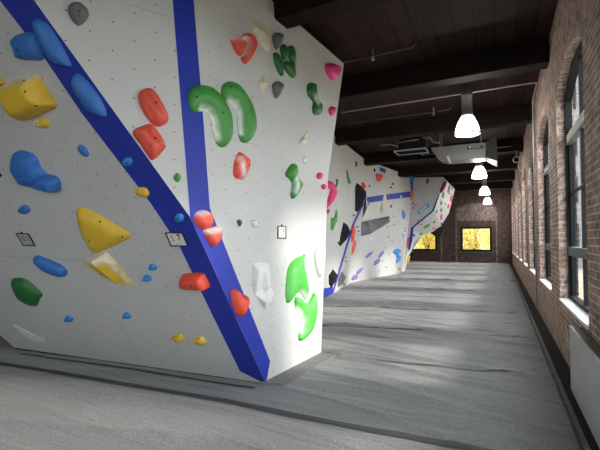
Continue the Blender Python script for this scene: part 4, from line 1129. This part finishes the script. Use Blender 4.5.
# ------------------------------------------------------------------ high-bay lamps on the conduit
LAMPX = -0.545
def lamp(y, label):
    z0 = 1.6 + (2.19 if y < 10 else 2.08)
    root = empty('pendant_lamp', (LAMPX, y, z0), label, 'lamp', 'high-bay lamps down the corridor')
    bm = bmesh.new(); lathe(bm, [(0.24, 0.0), (0.243, 0.03), (0.23, 0.10), (0.198, 0.21), (0.156, 0.30), (0.12, 0.37), (0.10, 0.385)], (0, 0, 0))
    obj('shade', bm, M['lamp'], root, True)
    bm = bmesh.new(); lathe(bm, [(0.237, -0.012), (0.255, -0.012), (0.255, 0.02), (0.242, 0.022)], (0, 0, 0)); obj('rim', bm, M['pipe'], root, True)
    bm = bmesh.new(); lathe(bm, [(0.0, 0.375), (0.115, 0.375), (0.115, 0.42), (0.105, 0.47), (0.105, 0.80), (0.115, 0.805), (0.115, 0.84), (0.0, 0.84)], (0, 0, 0)); obj('housing', bm, M['galv'], root)
    bm = bmesh.new(); tube(bm, [(0, 0, 0.84), (0, 0, ZC - z0)], 0.015, 8); obj('hanger', bm, M['pipe'], root)
    for k in range(3):
        a = k * 2.1 + .4
        bm = bmesh.new(); tube(bm, [(0.11 * math.cos(a), .11 * math.sin(a), .44), (0.182 * math.cos(a), .182 * math.sin(a), .28), (0.25 * math.cos(a), .25 * math.sin(a), 0.01)], 0.005, 6)
        obj('strut', bm, M['pipe'], root)
    ld = bpy.data.lights.new('bulb', 'POINT'); ld.energy = 45; ld.color = (1, .95, .88); ld.shadow_soft_size = 0.1
    lo = bpy.data.objects.new('bulb', ld); COL.objects.link(lo); lo.location = (0, 0, 0.02 - 0.14); lo.parent = root
for y, lab in ((8.85, 'nearest and largest glowing bell-shaped pendant lamp'), (14.7, 'glowing bell-shaped pendant lamp just beyond the grey ceiling heater'),
               (20.6, 'third glowing pendant lamp down the corridor, above the end window'), (26.3, 'farthest and smallest glowing pendant lamp, by the end wall')):
    lamp(y, lab)

# conduits and pipes
def pipe_obj(name, pts, r, mat, label, cat='pipe', clips=()):
    O = Vector(pts[0])
    root = bmesh.new(); tube(root, [Vector(p) - O for p in pts], r, 10)
    o = obj(name, root, M[mat], None); o.location = O; tag(o, label, cat)
    for c in clips:
        b2 = bmesh.new(); c = Vector(c) - O; box(b2, c.x - .025, c.x + .01, c.y - .03, c.y + .03, c.z - .012, c.z + .012); obj('clip', b2, M[mat], o)
    return o
pipe_obj('conduit', [(-3.4, 8.95, 4.70), (0.66, 8.95, 4.70), (0.72, 8.97, 4.70), (0.738, 9.03, 4.70), (0.738, 9.86, 4.70), (0.736, 9.97, 4.66), (0.735, 10.0, 4.58), (0.735, 10.0, 4.45), (0.735, 10.0, 0.05)], 0.017, 'pipe',
         'grey conduit crossing the ceiling at the nearest lamp and running down the brick', 'conduit', [(0.75, 10, 3.2), (.75, 10, 1.9), (.75, 10, 0.5)])
def sprinkler(y, x0, x1, heads, label, lab2):
    o = pipe_obj('sprinkler_pipe', [(x0, y, 4.66), (x1, y, 4.66), (x1 + .04, y, 4.68), (x1 + .05, y, 4.78)], 0.016, 'dark_pipe', label, 'pipe')
    for k, hx in enumerate(heads):
        root = empty('sprinkler_head', (hx - x0, 0, 0), None); root.parent = o
        bm = bmesh.new(); tube(bm, [(0, 0, 0.13), (0, 0, -0.03)], 0.012, 8); obj('stem', bm, M['pipe'], root)
        bm = bmesh.new(); lathe(bm, [(0, -.07), (0.028, -.07), (0.03, -.064), (0, -.062)], (0, 0, 0), 16); obj('deflector', bm, M['pipe'], root)
        bm = bmesh.new()
        for s in (-1, 1): tube(bm, [(0, 0, -.02), (s * .02, 0, -.045), (0, 0, -.066)], 0.004, 6)
        obj('yoke', bm, M['pipe'], root)
sprinkler(6.3, -2.9, -1.2, (-1.83,), 'thin dark sprinkler pipe under the planks of the nearest ceiling bay', ['silvery sprinkler head on the nearest ceiling pipe'])
sprinkler(9.8, -3.6, -1.0, (-1.35,), 'thin dark sprinkler pipe beyond the conduit in the second ceiling bay', ['silvery sprinkler head in the second ceiling bay'])
pipe_obj('conduit', [(-2.4, 14.17, 4.55), (0.45, 14.17, 4.55)], 0.014, 'pipe', 'thin conduit along the beam face behind the heater', 'conduit')
O = Vector((0.56, 14.15, 4.10)); bm = bmesh.new()
pts = []
for k in range(41):
    a = k / 20 * 2 * math.pi; pts.append((0.095 * math.cos(a), -0.006 * k / 40 - 0.01, 0.095 * math.sin(a)))
pts += [(0.07, -.02, -.11), (0.03, -.02, -.20), (.08, -.02, -.32), (.16, .02, -.38)]
tube(bm, pts, 0.011, 8)
tube(bm, [(0, 0.06, .31), (0, 0.03, .2), (0, 0, .09)], .006, 6)
o = obj('cable_coil', bm, M['white'], None, True); o.location = O; tag(o, 'pale coil of cable hanging on a beam end near the brick wall', 'cable')

# ------------------------------------------------------------------ ceiling heater
HY = 12.0
def hx(px, py, y=HY):
    r = ray(px, py); return CAM + r * ((y - CAM.y) / r.y)
O = hx(458, 152)
heater = empty('unit_heater', O, 'galvanised box heater with a flared hood slung from the ceiling', 'heater')
bl = hx(440, 162); tr_ = hx(485.5, 141); tl = hx(430.8, 144)
zt, zb = tr_.z - .03, hx(486, 157.5).z
bm = bmesh.new()
# body profile in x-z, extruded in y
prof = [(hx(430.8, 144).x, zt), (tr_.x, zt), (tr_.x, zb), (hx(447, 162).x, zb), (hx(441, 160.5).x, zb + .05), (hx(436, 156).x, zb + .17), (hx(432, 151).x, zb + .33)]
A = [bm.verts.new((x - O.x, 0 + HY - O.y, z - O.z)) for x, z in prof]; B = [bm.verts.new((x - O.x, HY + .65 - O.y, z - O.z)) for x, z in prof]
bm.faces.new(A); bm.faces.new(B[::-1])
for k in range(len(prof)): bm.faces.new((A[k], B[k], B[(k + 1) % len(prof)], A[(k + 1) % len(prof)]))
bmesh.ops.recalc_face_normals(bm, faces=bm.faces[:])
bmesh.ops.bevel(bm, geom=bm.edges[:], offset=0.012, segments=2, affect='EDGES')
obj('casing', bm, M['galv'], heater)
bm = bmesh.new()   # flared hood on the right: four flared blades
xr0 = tr_.x; xr1 = hx(497, 148).x
c0 = [(xr0, HY + .02, zt - .01), (xr0, HY + .63, zt - .01), (xr0, HY + .63, zb + .01), (xr0, HY + .02, zb + .01)]
c1 = [(xr1, HY - .22, zt + .17), (xr1, HY + .85, zt + .17), (xr1, HY + .85, zb - .16), (xr1, HY - .22, zb - .16)]
I = [bm.verts.new(Vector(p) - O) for p in c0]; J = [bm.verts.new(Vector(p) - O) for p in c1]
for k in range(4): bm.faces.new((I[k], I[(k + 1) % 4], J[(k + 1) % 4], J[k]))
bmesh.ops.solidify(bm, geom=bm.faces[:], thickness=0.012)
obj('hood', bm, M['galv'], heater)
bm = bmesh.new(); p = hx(449, 159.5); box(bm, p.x - .03 - O.x, p.x + .03 - O.x, -.05, 0.0, p.z - .11 - O.z, p.z + .10 - O.z)
for v in bm.verts: v.co.x += -(v.co.z) * 0.35 - .07
obj('fin', bm, M['white_sill'], heater)
pa, pb = hx(467, 149.8), hx(483, 145.2)
bm = bmesh.new(); box(bm, pa.x - O.x, pb.x - O.x, -.012, 0, pa.z - O.z, pb.z - O.z); obj('name_plate', bm, M['tag_frame'], heater)
for nm, txt, x, sz in (('lettering', 'REZNOR', .58, .10),):
    cu = bpy.data.curves.new(nm, 'FONT'); cu.body = txt; cu.size = sz * 0.72; cu.align_x = 'CENTER'; cu.align_y = 'CENTER'
    to = bpy.data.objects.new(nm, cu); COL.objects.link(to); me = bpy.data.meshes.new_from_object(to); bpy.data.objects.remove(to)
    me.materials.clear(); me.materials.append(M['white_sill'])
    for v in me.vertices:
        v.co = Vector((pa.x + (pb.x - pa.x) * x - O.x + v.co.x * .8, -.014, (pa.z + pb.z) / 2 - O.z + v.co.y))
    ob = bpy.data.objects.new(nm, me); COL.objects.link(ob); ob.parent = heater
bm = bmesh.new()
q_ = hx(470, 147.5)
lathe(bm, [(0, 0), (.035, 0), (.035, .006), (0, .006)], (0, 0, 0), 16)
for v in bm.verts: v.co = Vector((v.co.x + q_.x - O.x, -.012 - v.co.z, v.co.y + q_.z - O.z))
obj('emblem', bm, M['white_sill'], heater)
for s in (tl.x + .25, tr_.x - .12):
    for yy in (HY + .08, HY + .55):
        bm = bmesh.new(); tube(bm, [(s - O.x, yy - O.y, zt - O.z - .01), (s - O.x, yy - O.y, ZC - O.z)], 0.008, 6); obj('hanging_rod', bm, M['pipe'], heater)
# smaller dark unit beside it
O = hx(410, 150)
unit = empty('fan_unit', O, 'dark ceiling fan unit with a pale rimmed outlet left of the heater', 'fan unit')
a0, a1 = hx(399, 152), hx(425, 140)
bm = bevbox(a0.x - O.x, a1.x - O.x, 0, .6, 0.06, a1.z - O.z + .12, 0.02); obj('casing', bm, M['black_metal'], unit)
bm = bmesh.new()
l_, r2 = hx(394, 151.5).x - O.x, hx(426, 149.5).x - O.x
for (x0, x1, y0, y1) in ((l_, r2, -.06, -.03), (l_, r2, .55, .58), (l_, l_ + .03, -.03, .55), (r2 - .03, r2, -.03, .55)): box(bm, x0, x1, y0, y1, -.02, .02)
obj('outlet_rim', bm, M['pipe'], unit)
bm = bmesh.new()
for k in range(5): box(bm, l_ + .03, r2 - .03, .03 + k * .11, .05 + k * .11, -.01, .05)
obj('louvre', bm, M['black_metal'], unit)
bm = bmesh.new()
za = hx(410, 141.5).z - O.z
tube(bm, [(l_ + .1, -.02, za), (r2 - .2, -.02, za + .03)], .02, 8); obj('bracket', bm, M['galv'], unit)
bm = bmesh.new(); tube(bm, [(l_ - .45, .05, za - .01), (l_ - .1, .03, za - .02), (l_ + .05, .0, za - .09), (l_ + .12, 0, za - .1)], .022, 8); obj('gas_pipe', bm, M['galv'], unit)
bm = bmesh.new(); tube(bm, [(r2 - .1, -.02, za + .07), (r2 + .1, -.02, za + .05), (r2 + .2, .2, za - .06), (r2 + .35, .3, za - .07)], .03, 8); obj('flue_elbow', bm, M['galv'], unit)
for s in (l_ + .2, r2 - .2):
    bm = bmesh.new(); tube(bm, [(s, .3, za), (s, .3, ZC - O.z)], 0.008, 6); obj('hanging_rod', bm, M['pipe'], unit)

# ------------------------------------------------------------------ heater cover at the right wall
O = Vector((XR - .04, 3.4, 0))
cov = empty('radiator_cover', O, 'long grey metal cover standing against the brick wall at the right', 'radiator cover')
pr = flo(573, 390)
y1 = 4.97; y0 = 1.6
bm = bevbox(-.075 , -.055, y0 - O.y, y1 - O.y, 0.015, 0.68, .004)
bm2 = bmesh.new()
obj('front_panel', bm, M['cover'], cov)
bm = bmesh.new(); box(bm, -.056, .038, y0 - O.y, y1 - O.y, .655, .672); obj('top', bm, M['cover_top'], cov)
bm = bmesh.new(); box(bm, -.055, .038, y1 - .02 - O.y, y1 - O.y, .015, .655); obj('end_panel', bm, M['cover'], cov)
bm = bmesh.new(); box(bm, -.050, .03, y0 - O.y, y1 - .03 - O.y, -0.005, .05); obj('plinth', bm, M['tag_frame'], cov)

# ------------------------------------------------------------------ outside: yard and autumn trees beyond the end windows
bm = bmesh.new(); box(bm, -40, 60, -30, 75, -1.2, -1.0)
o = obj('yard_ground', bm, simple('dry_yard', (0.22, 0.2, 0.15), 0.9), None); o['kind'] = 'structure'
CONC = simple('pale_render', (0.13, 0.135, 0.14), 0.9)
nb_ = empty('neighbour_building', (3.0, 40, -1.0), 'pale grey building beyond, glimpsed through the side windows', 'building')
bm = bmesh.new(); box(bm, 0, 26, 0, 12, 0, 20); obj('facade', bm, CONC, nb_)
bm = bmesh.new(); box(bm, -0.2, 26.2, -0.2, 12.2, 20, 20.4); obj('roof', bm, M['tag_frame'], nb_)
for ix in range(6):
    for iz in range(4):
        bm = bmesh.new(); box(bm, 1.5 + ix * 4, 3.1 + ix * 4, -0.05, 0.05, 1.6 + iz * 4, 3.8 + iz * 4); obj('window', bm, M['black_metal'], nb_)
def leafmat(name, c1, c2):
    m, nt, b = newmat(name)
    tc = N(nt, 'ShaderNodeTexCoord'); n1 = N(nt, 'ShaderNodeTexNoise'); n1.inputs['Scale'].default_value = 2.2
    nt.links.new(tc.outputs['Object'], n1.inputs['Vector'])
    c = mixc(nt, n1.outputs['Fac'], c1, c2); nt.links.new(c, b.inputs['Base Color']); b.inputs['Roughness'].default_value = .6
    tl_ = N(nt, 'ShaderNodeBsdfTranslucent'); nt.links.new(c, tl_.inputs[0]); mx = N(nt, 'ShaderNodeMixShader'); mx.inputs[0].default_value = .5
    nt.links.new(b.outputs[0], mx.inputs[1]); nt.links.new(tl_.outputs[0], mx.inputs[2]); nt.links.new(mx.outputs[0], nt.nodes['Material Output'].inputs['Surface'])
    return m
LM = leafmat('yellow_leaves', (0.88, 0.76, 0.20), (0.92, 0.86, 0.45))
BARK = simple('bark', (0.1, 0.08, 0.06), .9)
def tree(x, y, rad, label, seed):
    rnd = random.Random(seed)
    root = empty('autumn_tree', (x, y, -1.0), label, 'tree', 'yellow trees beyond the end wall')
    bm = bmesh.new(); tube(bm, [(0, 0, 0), (.05, 0, 1.5), (-.05, 0.1, 3.2), (0, 0, 4.6)], [.16, .13, .09, .04], 10)
    for k in range(10):
        a = rnd.uniform(0, 6.28); z = 1.0 + k * .33; L = rnd.uniform(.6, 1) * rad
        tube(bm, [(0, 0, z), (.5 * L * math.cos(a), .5 * L * math.sin(a), z + .4), (L * math.cos(a), L * math.sin(a), z + 1.0)], [.06, .04, .015], 6)
    obj('trunk', bm, BARK, root)
    bm = bmesh.new()
    for k in range(3400):
        while True:
            p = Vector((rnd.uniform(-1, 1), rnd.uniform(-1, 1), rnd.uniform(-1, 1)))
            if 0.15 < p.length < 1: break
        c = Vector((p.x * rad, p.y * rad * .8, 3.1 + p.z * 2.4))
        d = Vector((rnd.gauss(0, 1), rnd.gauss(0, 1), rnd.gauss(0, 1))).normalized(); e = d.orthogonal().normalized(); g = d.cross(e)
        s = rnd.uniform(.07, .13)
        bm.faces.new([bm.verts.new(c + e * s), bm.verts.new(c + g * s * .7), bm.verts.new(c - e * s), bm.verts.new(c - g * s * .7)])
    o = obj('foliage', bm, LM, root)
tree(FW[0][0] - .1, YF + 2.4, 1.42, 'yellow autumn tree right outside the end window', 3)
tree(FW[0][0] + .6, YF + 7.5, 2.4, 'taller yellow tree farther back beyond the end window', 4)
tree(FW[1][0] - .1, YF + 2.4, 1.42, 'yellow autumn tree right outside the half-hidden left end window', 5)
tree(FW[1][0] - 1.8, YF + 12.5, 2.4, 'yellow tree farther back behind the left end window', 6)
print('HOLDS', NH[0])
print('pts', K, Q, Rr, Qt, Rt, T1, ALx, ALt, G1, D2T, D1T, E0, ar[0], FW)
